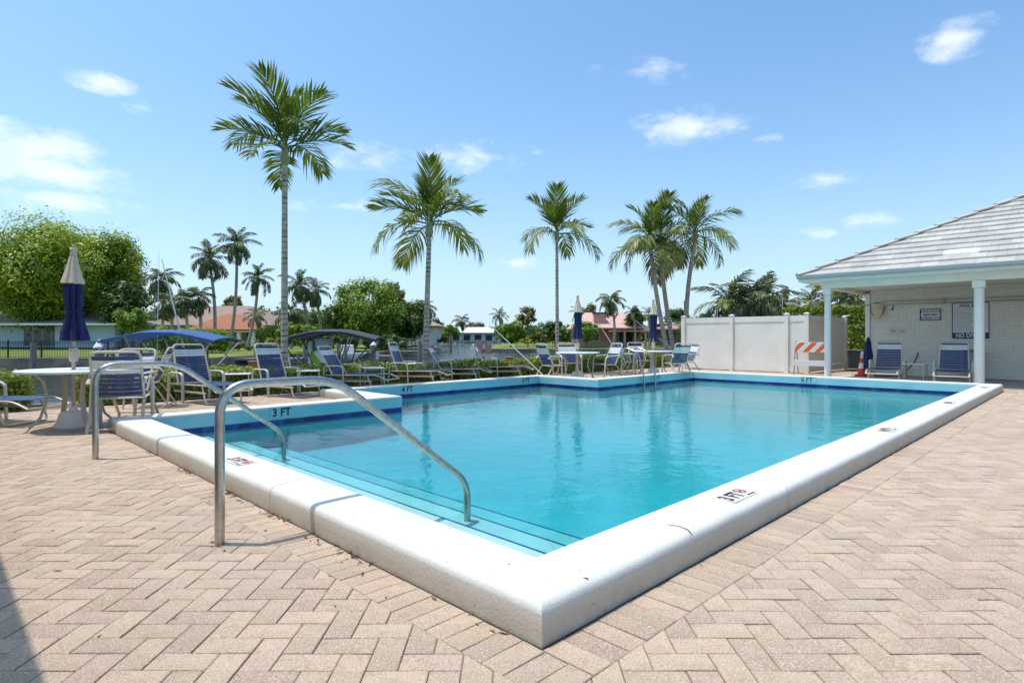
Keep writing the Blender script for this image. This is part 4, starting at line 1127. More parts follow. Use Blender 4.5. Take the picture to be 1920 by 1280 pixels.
MB().box(-.25, .25, -.22, .22, .02, .60, .02).build('body', M['bin'], e); MB().box(-.28, .28, -.25, .25, .602, .66, .02).build('lid', M['bin'], e)
xa, ya = gp(1492, 701); va, uaa = VU(xa, ya)
e = empty('barricade', (xa, ya, 0), R(-38), label='folding road barricade with orange and white striped board behind the first column', cat='barricade')
BW_ = .86
for s, sl in ((-1, 1), (1, 1), (-1, -1), (1, -1)):
    xx = BW_ / 2 + s * BW_ / 2 * .98; MB().tube([(xx, -sl * .28, 0), (xx - s * .06 * 0, -sl * .03, .98)], .016, 6, (.02, .012)).build('leg', M['dark_metal'], e)
def stripes(z0, z1, off, nm, striped=True):
    y0 = -.28 + (.25) * ((z0 + z1) / 2) / .98 - off
    MB().box(0, BW_, y0, y0 + .02, z0, z1, .003).build(nm, M['sign_white'], e)
    if striped:
        mb = MB(); h = z1 - z0; k = -.2
        for x0 in (-.12, .20, .52, .84 - .0):
            poly = [(x0, z0 + .004), (x0 + .15, z0 + .004), (x0 + .15 + h * .9, z1 - .004), (x0 + h * .9, z1 - .004)]
            poly = clip(poly, 1, 0, BW_ - .01); poly = clip(poly, -1, 0, -.01)
            if len(poly) > 2: mb.add([(p[0], y0 - .002, p[1]) for p in poly], [tuple(range(len(poly)))])
        mb.build('stripe', M['orange'], e)
stripes(.66, .95, .03, 'board'); stripes(.26, .42, .03, 'lower_board', False)

# ------------------------------------------------------------------ building behind the camera's left shoulder casting the eave shade
sh = empty('clubhouse', rz=R(45), label='low plaster clubhouse whose eave shades the pavers at the lower left corner', cat='building')
MB().box(-7.5, -1.4, 2.2, 12.6, 0, 2.58).build('wall', M['plaster_roof'], sh)
MB().box(-8.0, -.285, 1.95, 13.2, 2.60, 2.74).build('roof', M['roof_tile'], sh)

# ------------------------------------------------------------------ leaf litter
rl = random.Random(21); mb = MB()
def litter(x, y, s, z=.002):
    a = rl.uniform(0, 6.28); t = rl.uniform(-.3, .3); c, s_ = math.cos(a), math.sin(a)
    pts = [(-1, 0, 0), (-.3, .28, .15), (.5, .2, .25), (1, 0, .1), (.4, -.25, .2), (-.4, -.2, .05)]
    mb.add([(x + (p[0] * c - p[1] * s_) * s, y + (p[0] * s_ + p[1] * c) * s, z + abs(p[2]) * s * rl.uniform(.4, 1.3)) for p in pts], [(0, 1, 2, 3, 4, 5)])
for i in range(150):
    cl = rl.choice([3.5, 3.6, 4.3, 4.4, 5.2, 5.3, 6.4, 2.6, 7.4, 3.0, rl.uniform(1.5, 8.2)]); u = cl + rl.gauss(0, .07)
    v = H1[0] - abs(rl.gauss(0, .035)) - .01; litter(*W(v, u), rl.uniform(.008, .026))
for i in range(40): litter(*W(rl.uniform(1.7, 14), H1[2] - abs(rl.gauss(0, .015)) - .006), rl.uniform(.004, .010))
for i in range(26):
    x, y = gp(rl.uniform(0, 900), rl.uniform(820, 1200)); 
    if VU(x, y)[0] < H1[0]: litter(x, y, rl.uniform(.007, .022))
for i in range(14):
    x, y = gp(408 + rl.gauss(0, 8), 1022 + rl.gauss(0, 3)); litter(x, y, rl.uniform(.008, .016))
tag(mb.build('leaf_litter', M['dry_leaf']), kind='stuff')

# ------------------------------------------------------------------ far left bank: iron fence, pilings, houses
ife = empty('iron_fence', label='black iron picket fence along the far lawn edge at the left', cat='fence')
FY, zF = 41.6, -.41
def seg(x0, x1, z0, z1, w_, nm): MB().box(x0, x1, FY - w_, FY + w_, z0, z1).build(nm, M['black'], ife)
seg(-45, -21.5, zF + .12, zF + .15, .015, 'rail'); seg(-45, -21.5, zF + 1.05, zF + 1.08, .015, 'rail'); seg(-45, -21.5, zF + 1.17, zF + 1.20, .015, 'rail')
me = MB().box(-.011, .011, -.011, .011, 0, 1.25).mesh('picket', M['black']); x = -38.2
while x < -21.5: o = link('picket', me, ife); o.location = (x, FY, zF); x += .115
me = MB().box(-.04, .04, -.04, .04, 0, 1.32).mesh('post', M['black']); x = -45
while x < -21.4: o = link('post', me, ife); o.location = (x, FY, zF); x += 2.35
def piling(px, Y, ytop, r, label, cap=None, lean=0):
    x, y = atY(px, Y); zt = zat(ytop, Y); e = empty('mooring_piling', (x, y, -1.6), label=label, cat='piling', group='wooden mooring pilings')
    MB().tube([(0, 0, 0), (lean, 0, zt + 1.6)], r, 12).build('post', M['timber'], e, True)
    if cap: MB().lathe([(r * 1.25, -.03), (r * 1.2, .04), (.0, r * 2.0)], 14, c=(lean, 0, zt + 1.6)).build('cap', M['fiberglass'], e)
piling(63, 38, 641, .17, 'weathered piling in front of the iron fence at the far left')
piling(186, 37.5, 651, .27, 'thick piling with white cone cap seen right of the nearest umbrella', True)
piling(211, 38, 650, .10, 'thin dark piling right of the cone capped piling at left')
piling(479, 44, 642, .12, 'piling left of the yellow bush'); piling(507, 44, 640, .12, 'piling in front of the yellow bush')
piling(699, 40, 647, .20, 'thick piling with pale cone cap under the black awning', True)
piling(634, 46, 643, .12, 'piling in the middle of the awning opening'); piling(648, 46, 645, .10, 'slimmer piling just right of it in the awning opening')
piling(571, 44, 645, .12, 'piling behind the left awning legs'); piling(845, 85, 630, .2, 'far piling right of the second palm trunk')
piling(787, 50, 640, .15, 'piling left of the second palm trunk')

def building(name, label, loc, rz=0): return empty(name, loc, rz, label=label, cat='house')
def hip(mb, x0, x1, y0, y1, z0, rise, inset=None):
    d = (y1 - y0) / 2 if inset is None else inset; ym = (y0 + y1) / 2
    vs = [(x0, y0, z0), (x1, y0, z0), (x1, y1, z0), (x0, y1, z0), (x0 + d, ym, z0 + rise), (x1 - d, ym, z0 + rise), (x0, y0, z0 - .18), (x1, y0, z0 - .18), (x1, y1, z0 - .18), (x0, y1, z0 - .18)]
    mb.add(vs, [(0, 1, 5, 4), (1, 2, 5), (2, 3, 4, 5), (3, 0, 4), (6, 7, 1, 0), (7, 8, 2, 1), (8, 9, 3, 2), (9, 6, 0, 3), (9, 8, 7, 6)]); return mb
def window(parent, x0, x1, z0, z1, y, n=1, frame_m='white'):
    mb = MB(); t = .07
    mb.box(x0, x1, y - .05, y - .005, z0, z0 + t); mb.box(x0, x1, y - .05, y - .005, z1 - t, z1)
    for k in range(n + 1):
        xx = x0 + (x1 - x0 - t) * k / n; mb.box(xx, xx + t, y - .048, y - .006, z0 + t, z1 - t)
    w_ = mb.build('window', M[frame_m], parent)
    MB().box(x0 + .02, x1 - .02, y - .03, y - .008, z0 + .02, z1 - .02).build('pane', M['glass'], w_); return w_
# pale blue ranch house
h = building('ranch_house', 'long low pale blue house with grey roof and sliding glass doors across the canal', (0, 68, -.12))
xL, xM, xR = -66, -54, -45.9
MB().box(xL, xM + 1.2, 3.0, 12, 0, 2.75).build('wall', M['house_blue'], h)
MB().box(xM + 1.2, xR, 0, 11, 0, 2.7).build('wing_wall', M['house_blue'], h)
mb = MB(); hip(mb, xL - 3, xM + 3.5, 1.2, 13, 2.85, 2.35, 5.5); mb.build('roof', M['roof_grey'], h)
mb = MB(); hip(mb, xM - 1.8, xR + 1.6, -1.2, 12, 2.80, 1.25, 6.0); mb.build('wing_roof', M['roof_grey'], h)
MB().box(xL - 2.8, xM - 1.9, 1.15, 1.2, 2.62, 2.86).build('fascia', M['white'], h); MB().box(xM - 1.8, xR + 1.6, -1.26, -1.2, 2.58, 2.81).build('wing_fascia', M['white'], h)
window(h, -58.9, -54.3, .1, 2.3, 3.0, 4, 'cream_arm'); window(h, xM + 1.7, xM + 2.6, .8, 2.2, 0, 1); window(h, xM + 3.4, xM + 5.0, 1.2, 2.4, 0, 2)
# clay tiled house
h = building('clay_roof_house', 'house with faded clay tile roof and a red tiled porch on white columns', (0, 74, -.1))
MB().box(-46.5, -31.5, 2, 14, 0, 2.6).build('wall', M['house_white'], h)
mb = MB(); hip(mb, -47.5, -30.5, .9, 15, 2.75, 2.8, 6.0); mb.build('roof', M['roof_clay'], h)
mb = MB(); hip(mb, -39.3, -30.6, -3.4, 2.6, 2.15, 1.9, 3.4); mb.build('porch_roof', M['roof_red'], h)
MB().box(-39.0, -30.9, -3.2, -3.05, 1.78, 2.0).build('porch_fascia', M['white'], h)
for xx in (-34.6, -33.0, -31.3): MB().box(xx - .22, xx + .22, -3.0, -2.6, 0, 1.78).build('column', M['white'], h)
window(h, -38.2, -35.5, .3, 2.0, 2, 3, 'black'); window(h, -34.2, -32, .1, 2.1, 2, 2, 'black')
for xx in (-45.2, -43.4, -41.4): window(h, xx, xx + 1.1, .9, 2.1, 2, 1)
mb = MB()
# houses glimpsed behind middle trees
h = building('distant_house', 'pale house glimpsed between the trunks of the middle trees', (-19, 92, -.2)); MB().box(-5, 7, 0, 8, 0, 3).build('wall', M['house_white'], h)
mb = MB(); hip(mb, -5.6, 7.6, -.8, 8.8, 3.1, 2.2); mb.build('roof', M['roof_clay'], h); window(h, -3, -1, .6, 2.2, 0, 2); window(h, 2, 4, .6, 2.2, 0, 2)
# white pergola house at the far end of the canal
h = building('canal_end_house', 'white roofed house at the far end of the canal', (*atY(890, 215), -.4)); MB().box(-9, 9, 0, 8, 0, 3).build('wall', M['house_white'], h)
mb = MB(); hip(mb, -10, 10, -1.5, 9, 3.2, 2.0); mb.build('roof', M['white'], h)
for k in range(4): window(h, -8 + 4 * k, -5.6 + 4 * k, .3, 2.4, 0, 2, 'black')
# pink house on the right bank
h = building('pink_house', 'pink walled house with a pink tile roof and a brick chimney across the canal', (0, 92, -.35))
X0, X1 = atY(1098, 92)[0], atY(1212, 92)[0]
MB().box(X0 - 1, X1 - .5, 1.5, 12, 0, 2.9).build('wall', M['house_pink'], h)
mb = MB(); hip(mb, X0 - 1.8, X1 + .4, 0, 13, 2.95, 2.6, 2.5); mb.build('roof', M['roof_pink'], h)
xc = atY(1128, 92)[0]; MB().box(xc - .95, xc + .95, 1.6, 3.1, 3.1, 5.2).build('chimney', M['house_pink'], h); MB().box(xc - 1.05, xc + 1.05, 1.5, 3.2, 5.202, 5.4).build('chimney_cap', M['black'], h)
MB().box(X0 + 3.6, X1 - .2, -2.2, 1.45, 2.3, 2.5).build('porch_roof', M['roof_pink'], h)
for k in range(4): MB().box(X0 + 4 + k * 1.6, X0 + 4.3 + k * 1.6, -2.0, -1.7, 0, 2.3).build('column', M['house_pink'], h)
window(h, X0 + 5.5, X0 + 7.6, .2, 2.3, 1.5, 2, 'black'); window(h, X0 + .6, X0 + 2.3, .8, 2.1, 1.5, 2)
h = building('tan_house', 'low tan house mostly behind the twin palm trunks', (0, 95, -.35)); a, c = atY(1236, 95)[0], atY(1290, 95)[0]
MB().box(a, c, 0, 7, 0, 2.7).build('wall', M['earth'], h); mb = MB(); hip(mb, a - .8, c + .8, -1, 8, 2.8, 1.0); mb.build('roof', M['roof_clay'], h); window(h, a + .6, a + 2.6, .3, 2.2, 0, 2, 'black')
# fence and walls on the right bank
rfn = empty('garden_fence', label='low dark fence along the back of the right lawn', cat='fence')
x0, x1 = atY(968, 88)[0], atY(1290, 88)[0]
MB().box(x0, x1, 88, 88.06, .25, .33).build('rail', M['timber'], rfn); MB().box(x0, x1, 88, 88.06, -.2, -.12).build('rail', M['timber'], rfn)
me = MB().box(-.05, .05, -.05, .05, 0, .95).mesh('post', M['timber']); x = x0
while x < x1: o = link('post', me, rfn); o.location = (x, 88, -.55); x += 1.8
me = MB().box(-.02, .02, -.02, .02, 0, .85).mesh('picket', M['timber']); x = x0
while x < x1: o = link('picket', me, rfn); o.location = (x, 88, -.55); x += .3
for px, lab in ((899, 'brick red seawall pier left of the right lawn'), (915, 'paler brick pier at the corner of the right lawn')):
    x, y = atY(px, 79); e = empty('brick_pier', (x, y, -1.6), label=lab, cat='pier'); MB().box(-.45, .45, -.3, .3, 0, 2.35 if px < 905 else 1.9).build('pier_block', M['house_pink'], e)

# docks and seawalls of the far canal
def dock(px0, px1, Y, z, label, dep=2.2):
    a, c = atY(px0, Y)[0], atY(px1, Y)[0]; e = empty('dock', ((a + c) / 2, Y, 0), label=label, cat='dock'); L = (c - a) / 2
    MB().box(-L, L, 0, dep, z - .15, z).build('platform', M['timber'], e)
    n = max(2, int(L * 2 / 2.2))
    for k in range(n): MB().tube([(-L + 2 * L * k / (n - 1), -.05, -2), (-L + 2 * L * k / (n - 1), -.05, z + .35)], .11, 8).build('post', M['timber'], e, True)
dock(425, 560, 43, -.45, 'grey dock behind the second lounge back'); dock(600, 735, 48, -.42, 'pale dock seen through the black awning')
dock(730, 820, 62, -.35, 'timber dock left of the second palm trunk'); dock(833, 905, 150, .1, 'far dock across the canal end')
for (px0, px1, Y, lab) in ((735, 800, 66, 'row of thin grey dock rails left of the second palm'),):
    a, c = atY(px0, Y)[0], atY(px1, Y)[0]; e = empty('dock_railing', ((a + c) / 2, Y, -.3), label=lab, cat='railing'); L = (c - a) / 2
    n = 9
    for k in range(n): MB().box(-L + 2 * L * k / n, -L + 2 * L * k / n + .1, 0, .1, 0, 1.2).build('post', M['timber'], e)
    MB().box(-L, L, .02, .08, 1.201, 1.26).build('rail', M['timber'], e)

# ------------------------------------------------------------------ boats behind the hedge
def hull(mb, L, B, z0, z1, n=12):
    R_ = []
    for k in range(n + 1):
        t = k / n; x = -L / 2 + L * t; wd = B / 2 * (1 - max(0, (t - .55) / .45) ** 2.2) + .01; kz = z0 + (z1 - z0) * .55 * max(0, (t - .6) / .4) ** 2; top = z1 + .18 * t * t
        R_.append([(x, -wd, top), (x, -wd * .9, (kz + top) / 2), (x, -wd * .45, kz + .08), (x, 0, kz), (x, wd * .45, kz + .08), (x, wd * .9, (kz + top) / 2), (x, wd, top), (x, wd * .86, top - .02), (x, wd * .8, z0 + .30 * (z1 - z0) + .1), (x, -wd * .8, z0 + .30 * (z1 - z0) + .1), (x, -wd * .86, top - .02)])
    b = len(mb.v); m = 11
    for r_ in R_: mb.v += r_
    for k in range(n):
        for i in range(m): mb.f.append((b + k * m + i, b + k * m + (i + 1) % m, b + (k + 1) * m + (i + 1) % m, b + (k + 1) * m + i))
    mb.f.append(tuple(b + i for i in range(m - 1, -1, -1))); mb.f.append(tuple(b + n * m + i for i in range(m)))
def bimini(e, xa, xb, ya, yb, z, arch, m, fm, under=None):
    mb = MB(); n, k2 = 14, 6
    def P(i, j, dz): 
        s, t = i / n, j / k2; return (xa + (xb - xa) * s, ya + (yb - ya) * t, z + arch * (1 - (2 * s - 1) ** 2) + .08 * (1 - (2 * t - 1) ** 2) - .02 * abs(math.sin(s * math.pi * 3)) + dz)
    for lay, dz in ((0, .015), (1, -.015)):
        b = len(mb.v)
        for i in range(n + 1):
            for j in range(k2 + 1): mb.v.append(P(i, j, dz))
        for i in range(n):
            for j in range(k2):
                q = (b + i * (k2 + 1) + j, b + (i + 1) * (k2 + 1) + j, b + (i + 1) * (k2 + 1) + j + 1, b + i * (k2 + 1) + j + 1); mb.f.append(q if lay == 0 else q[::-1])
    N = (n + 1) * (k2 + 1)
    for i in range(n):
        for j in (0, k2): mb.f.append((i * (k2 + 1) + j, (i + 1) * (k2 + 1) + j, N + (i + 1) * (k2 + 1) + j, N + i * (k2 + 1) + j))
    for j in range(k2):
        for i in (0, n): mb.f.append((i * (k2 + 1) + j, i * (k2 + 1) + j + 1, N + i * (k2 + 1) + j + 1, N + i * (k2 + 1) + j))
    mb.build('canopy', M[m], e, True)
    for j in (0, k2):
        va = MB()
        pts = [P(i, j, 0) for i in range(n + 1)]
        for p, q in zip(pts, pts[1:]):
            yy = p[1] + (-.012 if j == 0 else .012); va.box(p[0], q[0], min(p[1], yy), max(p[1], yy), min(p[2], q[2]) - .045, min(p[2], q[2]) + .02)
        va.build('valance', M[under or m], e)
    for yy in (ya, yb):
        mid = (xa + xb) / 2
        for (fx, tx) in ((mid - .3, xa + .05), (mid - .15, xa + .42 * (xb - xa) * .55), (mid + .2, xb - .05), (mid + .1, xb - .3 * (xb - xa))):
            tt = (tx - xa) / (xb - xa); MB().tube([(fx, yy, -.25), (tx, yy, z + arch * (1 - (2 * tt - 1) ** 2) - .02)], .017, 6).build('canopy_pole', M[fm], e, True)
xb0, yb0 = atY(328, 15.2)
e = empty('pontoon_boat', (xb0, yb0, 0), R(6), label='boat with a blue arched canopy moored behind the first lounge', cat='boat')
mb = MB(); hull(mb, 5.4, 2.1, -1.15, -.35); mb.build('hull', M['fiberglass'], e, True)
bimini(e, -1.34, 1.32, -.95, .95, 1.0, .22, 'bimini_blue', 'steel', 'bimini_under')
MB().tube([(-1.45, -.9, -.3), (-1.42, -.9, .72), (-1.2, -.9, .9)], .022, 8).build('hand_rail', M['steel'], e, True)
mb = MB(); mb.box(-.5, .3, -.3, .3, -.7, .05, .05); mb.build('console', M['fiberglass'], e)
xb0, yb0 = atY(628, 17.2)
e = empty('awning_boat', (xb0, yb0, 0), R(4), label='boat with a charcoal folded awning on black poles behind the third lounge', cat='boat')
mb = MB(); hull(mb, 6.0, 2.3, -1.2, -.3); mb.build('hull', M['fiberglass'], e, True)
bimini(e, -1.3, 1.32, -1.0, 1.0, 1.02, .24, 'bimini_black', 'black')
mb = MB(); mb.box(-.55, -.1, -.35, .35, -.6, .75, .06); mb.build('console', M['fiberglass'], e)
mb = MB(); mb.box(-.66, -.56, -.38, .38, .30, 1.0, .02); mb.box(-.52, -.12, -.3, .3, .76, 1.1, .04); mb.build('windscreen', M['house_blue'], e)
MB().tube([(.15, -1.0, -.3), (.62, -1.02, 1.12)], .024, 8).build('steel_pole', M['steel'], e, True); MB().tube([(.22, -1.0, -.3), (.70, -1.02, 1.12)], .018, 8).build('steel_pole', M['steel'], e, True)
mb = MB(); mb.tube([(.9, 0, -.3), (.95, 0, .45), (1.05, 0, .6)], [.22, .26, .12], 10); mb.build('seat', M['timber'], e, True)
xb0, yb0 = atY(700, 46)
e = empty('moored_boat', (*atY(655, 47), 0), R(8), label='small white boat moored at the pale dock seen under the awning', cat='boat')
mb = MB(); hull(mb, 4.6, 1.7, -1.0, -.25); mb.build('hull', M['fiberglass'], e, True); MB().box(-.6, .3, -.4, .4, -.5, .5, .05).build('console', M['fiberglass'], e)
def whip(px0, py0, px1, py1, Y, label, r=.022, m='fiberglass'):
    x0, y0 = atY(px0, Y); x1, _ = atY(px1, Y); z0 = zat(py0, Y); z1 = zat(py1, Y)
    e = empty('mooring_pole', (x0, y0, 0), label=label, cat='pole', group='thin white mooring whips')
    d = Vector((x1 - x0, .0, z1 - z0)); g0 = Vector((0, 0, z0)) - d * ((z0 + .05) / d.z if z0 > -.05 else 0)
    MB().tube([g0, Vector((0, 0, z0)) + d * .5, Vector((0, 0, z0)) + d], [r, r * .8, r * .4], 8).build('rod', M[m], e, True)
    MB().tube([g0 - Vector((0, 0, .3)), g0 + Vector((0, 0, .06))], .04, 8).build('socket', M['rubber'], e)
whip(345, 652, 303, 485, 14.5, 'long white whip leaning left above the first lounge'); whip(295, 646, 298, 476, 15.5, 'thin upright aerial left of the long white whip', .010)
whip(985, 672, 918, 608, 16.5, 'white whip leaning left over the open canal water'); whip(1162, 668, 1122, 606, 20, 'white whip leaning left beside the ladder')
whip(1249, 644, 1190, 600, 24, 'white whip crossing behind the umbrella by the twin palms'); whip(545, 690, 536, 645, 14, 'short white whip beside the thickest palm trunk')
whip(1539, 605, 1521, 555, 30, 'white whip rising above the fence near the porch column', .02); whip(1467, 600, 1467, 552, 34, 'upright white pole above the fence', .02)
for px, py, Y, lab in ((476, 686, 13.6, 'orange plastic box left of the second lounge'), (955, 676, 17.0, 'orange lantern shaped box right of the last lounge')):
    x, y = atY(px, Y); z = zat(py, Y); e = empty('orange_box', (x, y, 0), R(10), label=lab, cat='box')
    MB().box(-.10, .10, -.09, .09, z - .09, z + .09, .015).build('box_body', M['orange_b'], e); MB().box(-.12, .12, -.11, .11, z + .091, z + .115, .01).build('lid', M['timber'], e)
    MB().tube([(0, 0, 0), (0, 0, z - .09)], .04, 8).build('stand', M['timber'], e)
# curled leaf plant behind the third lounge
x, y = atY(600, 13.3)
e = empty('banana_leaf_plant', (x, y, 0), 0, label='curled green and brown broad leaf standing behind the third lounge', cat='plant')
mb = MB()
for k in range(13):
    t = k / 12; x0 = -.20 + .42 * t * t; z0 = .78 - .42 * t; w_ = .07 * math.sin(math.pi * min(1, t + .08)) + .004
    mb.v += [(x0 - w_ * .8, -.05 * t, z0 - w_ * .5), (x0 + w_ * .5, .03, z0 + w_ * .8)]
    if k: mb.f.append((2 * k - 2, 2 * k - 1, 2 * k + 1, 2 * k))
mb.build('leaf', M['leaf'], e, True); mb = MB()
for k in range(9):
    t = k / 8; x0 = .02 + .22 * t; z0 = .30 + .26 * t ** .8; w_ = .045 * math.sin(math.pi * min(1, t + .1)) + .004
    mb.v += [(x0 - w_, 0, z0 + w_), (x0 + w_, .03, z0 - w_)]
    if k: mb.f.append((2 * k - 2, 2 * k - 1, 2 * k + 1, 2 * k))
mb.build('dry_leaf', M['timber'], e, True); MB().tube([(.02, 0, 0), (.02, 0, .32), (.08, 0, .40)], [.03, .025, .02], 8).build('stem', M['bark'], e, True)

# ------------------------------------------------------------------ trees of the far banks
tree(110, 74, 408, 628, 335, 'leaf_banyan', 'very broad spreading tree with yellow-green top behind the pale blue house', seed=1, nl=58, per=1300, leaf=.40, depth=.8, gz=-.1, lr=3.3, group=None)
tree(-40, 80, 430, 600, 200, 'leaf_banyan', 'broad tree cut by the left frame edge', seed=2, nl=26, per=420, leaf=.46, gz=-.1, lr=2.6)
tree(212, 71, 432, 600, 128, 'leaf_banyan', 'rounded right shoulder tree beside the broad spreading tree, reaching the far palms', seed=31, nl=28, per=900, leaf=.38, gz=-.1, lr=2.2)
tree(232, 69, 520, 615, 100, 'leaf_dark', 'dark lower tree at the right foot of the broad spreading tree', seed=3, nl=20, per=300, leaf=.4, gz=-.1)
tree(247, 63, 572, 632, 62, 'leaf', 'bright green small tree at the corner of the pale blue house', seed=4, nl=16, per=220, leaf=.32, gz=-.1)
tree(438, 92, 553, 590, 46, 'leaf_olive', 'rounded tree peeping above the clay roof', seed=5, nl=14, per=160, leaf=.4, gz=-.1)
tree(690, 72, 514, 640, 165, 'leaf', 'big light green tree in the middle distance', seed=6, nl=34, per=420, leaf=.38, gz=-.2, lr=2.0, fill=1.1)
tree(760, 76, 548, 640, 100, 'leaf_dark', 'dark green tree touching the second palm trunk', seed=7, nl=26, per=380, leaf=.38, gz=-.2)
tree(640, 70, 552, 640, 70, 'leaf_dark', 'darker tree left of the big light green tree', seed=8, nl=18, per=300, leaf=.36, gz=-.2)
tree(735, 74, 525, 585, 62, 'leaf_olive', 'olive tree top right of the big light green tree', seed=9, nl=16, per=220, leaf=.34, gz=-.2)
tree(812, 120, 592, 640, 40, 'leaf_dark', 'round dark tree right of the second palm trunk', seed=10, nl=16, per=200, leaf=.5, gz=-.3)
tree(893, 240, 602, 634, 46, 'leaf_olive', 'far rounded tree at the end of the canal', seed=11, nl=14, per=150, leaf=.9, gz=-.3, cat='tree')
tree(958, 100, 602, 642, 74, 'leaf', 'dense green tree at the left end of the right lawn', seed=12, nl=22, per=280, leaf=.42, gz=-.5)
tree(990, 95, 574, 612, 44, 'leaf_olive', 'brownish tree with pale trunk above the left end of the right lawn', seed=13, nl=14, per=130, leaf=.4, gz=-.5)
tree(1100, 90, 598, 640, 56, 'leaf', 'pointed green tree in front of the pink house', seed=14, nl=18, per=240, leaf=.34, gz=-.5)
tree(1103, 108, 566, 602, 44, 'leaf_olive', 'olive tree behind the middle umbrella', seed=15, nl=14, per=150, leaf=.4, gz=-.5)
tree(1040, 98, 600, 640, 50, 'leaf_dark', 'dark tree behind the slim palm trunk', seed=16, nl=16, per=220, leaf=.4, gz=-.5)
tree(1192, 93, 572, 640, 44, 'leaf_dark', 'dark tree at the right end of the pink house', seed=17, nl=16, per=220, leaf=.36, gz=-.5)
tree(1266, 110, 572, 640, 60, 'leaf_dark', 'dark tree between the twin palms and the fence', seed=18, nl=16, per=220, leaf=.42, gz=-.5)
tree(1310, 60, 580, 640, 60, 'leaf', 'green tree peeping over the left end of the white fence', seed=19, nl=16, per=240, leaf=.30, gz=-.3)
tree(1010, 90, 622, 645, 50, 'leaf_olive', 'tan and green shrub on the right lawn', cat='shrub', name='shrub', seed=20, nl=12, per=120, leaf=.3, gz=-.5, trunk=False)
tree(985, 84, 630, 648, 30, 'leaf_yel', 'yellowish shrub by the corner of the right lawn', cat='shrub', name='shrub', seed=21, nl=10, per=100, leaf=.25, gz=-.5, trunk=False)
tree(514, 47, 630, 658, 44, 'leaf_yel', 'bright yellow croton bush beside the thickest palm trunk', cat='shrub', name='shrub', seed=22, nl=14, per=220, leaf=.16, gz=-.4, trunk=False)
tree(455, 52, 638, 658, 50, 'leaf_olive', 'low ochre bush left of the bright yellow bush', cat='shrub', name='shrub', seed=23, nl=14, per=160, leaf=.16, gz=-.4, trunk=False)
tree(360, 52, 607, 668, 190, 'leaf', 'wide green hedge mass behind the blue boat canopy', cat='shrub', name='shrub', seed=24, nl=40, per=300, leaf=.20, gz=-.4, trunk=False, lr=.9, depth=.4)
tree(560, 56, 600, 655, 90, 'leaf', 'leafy green bank of shrubs right of the thickest palm trunk', cat='shrub', name='shrub', seed=25, nl=26, per=280, leaf=.24, gz=-.4, trunk=False)
tree(500, 62, 606, 640, 60, 'leaf', 'green shrub in front of the clay roofed house porch', cat='shrub', name='shrub', seed=26, nl=16, per=240, leaf=.24, gz=-.4, trunk=False)
tree(640, 60, 622, 656, 90, 'leaf_dark', 'dark shrubs seen above the black awning', cat='shrub', name='shrub', seed=27, nl=22, per=240, leaf=.24, gz=-.4, trunk=False)
tree(720, 66, 622, 656, 110, 'leaf_dark', 'shrubs and shade between the awning and the second palm trunk', cat='shrub', name='shrub', seed=28, nl=22, per=260, leaf=.26, gz=-.4, trunk=False)
tree(840, 160, 606, 636, 50, 'leaf', 'low green trees along the far canal bend', cat='tree', seed=29, nl=16, per=180, leaf=.6, gz=-.4)
tree(830, 95, 630, 642, 40, 'leaf_olive', 'low shrubs on the bank right of the second palm trunk', cat='shrub', name='shrub', seed=30, nl=12, per=120, leaf=.4, gz=-.4, trunk=False)
# far masses of trees
def treeline(px0, px1, Y, yt, m, seed, n=30, per=260, leaf=1.0, gz=-.4):
    rg = np.random.default_rng(seed); P = []; Nn = []
    for k in range(n):
        px = px0 + (px1 - px0) * (k + rg.uniform(-.4, .4)) / n; x, y = atY(px, Y); zt = zat(yt + rg.uniform(-5, 7), Y); r_ = (zt - gz) * .5
        d = rg.normal(0, 1, (per, 3)); d /= np.linalg.norm(d, axis=1)[:, None]; wdt = abs(px1 - px0) / n / F * Y * 1.3
        P.append(np.array([x, y + rg.uniform(0, 6), gz + r_]) + d * rg.uniform(.6, 1.05, (per, 1)) * [wdt, wdt, r_]); Nn.append(d + [0, 0, .4])
    o = link('treeline', leaf_cloud('treeline', np.concatenate(P), np.concatenate(Nn), leaf, M[m], seed)); tag(o, kind='stuff')
treeline(770, 1010, 285, 616, 'leaf_dark', 41, 26, 260, 1.5); treeline(940, 1330, 150, 606, 'leaf_dark', 42, 26, 360, .9); treeline(-120, 640, 125, 575, 'leaf_dark', 43, 50, 460, .8); treeline(470, 650, 84, 582, 'leaf_dark', 47, 18, 420, .45); treeline(255, 480, 96, 585, 'leaf_dark', 48, 18, 420, .5)
treeline(560, 800, 115, 600, 'leaf_dark', 44, 18, 380, .8); treeline(1300, 1760, 70, 590, 'leaf_dark', 45, 26, 380, .5); treeline(1700, 2300, 90, 580, 'leaf_dark', 46, 20, 300, .7)
gF = 'far coconut palms across the canal'
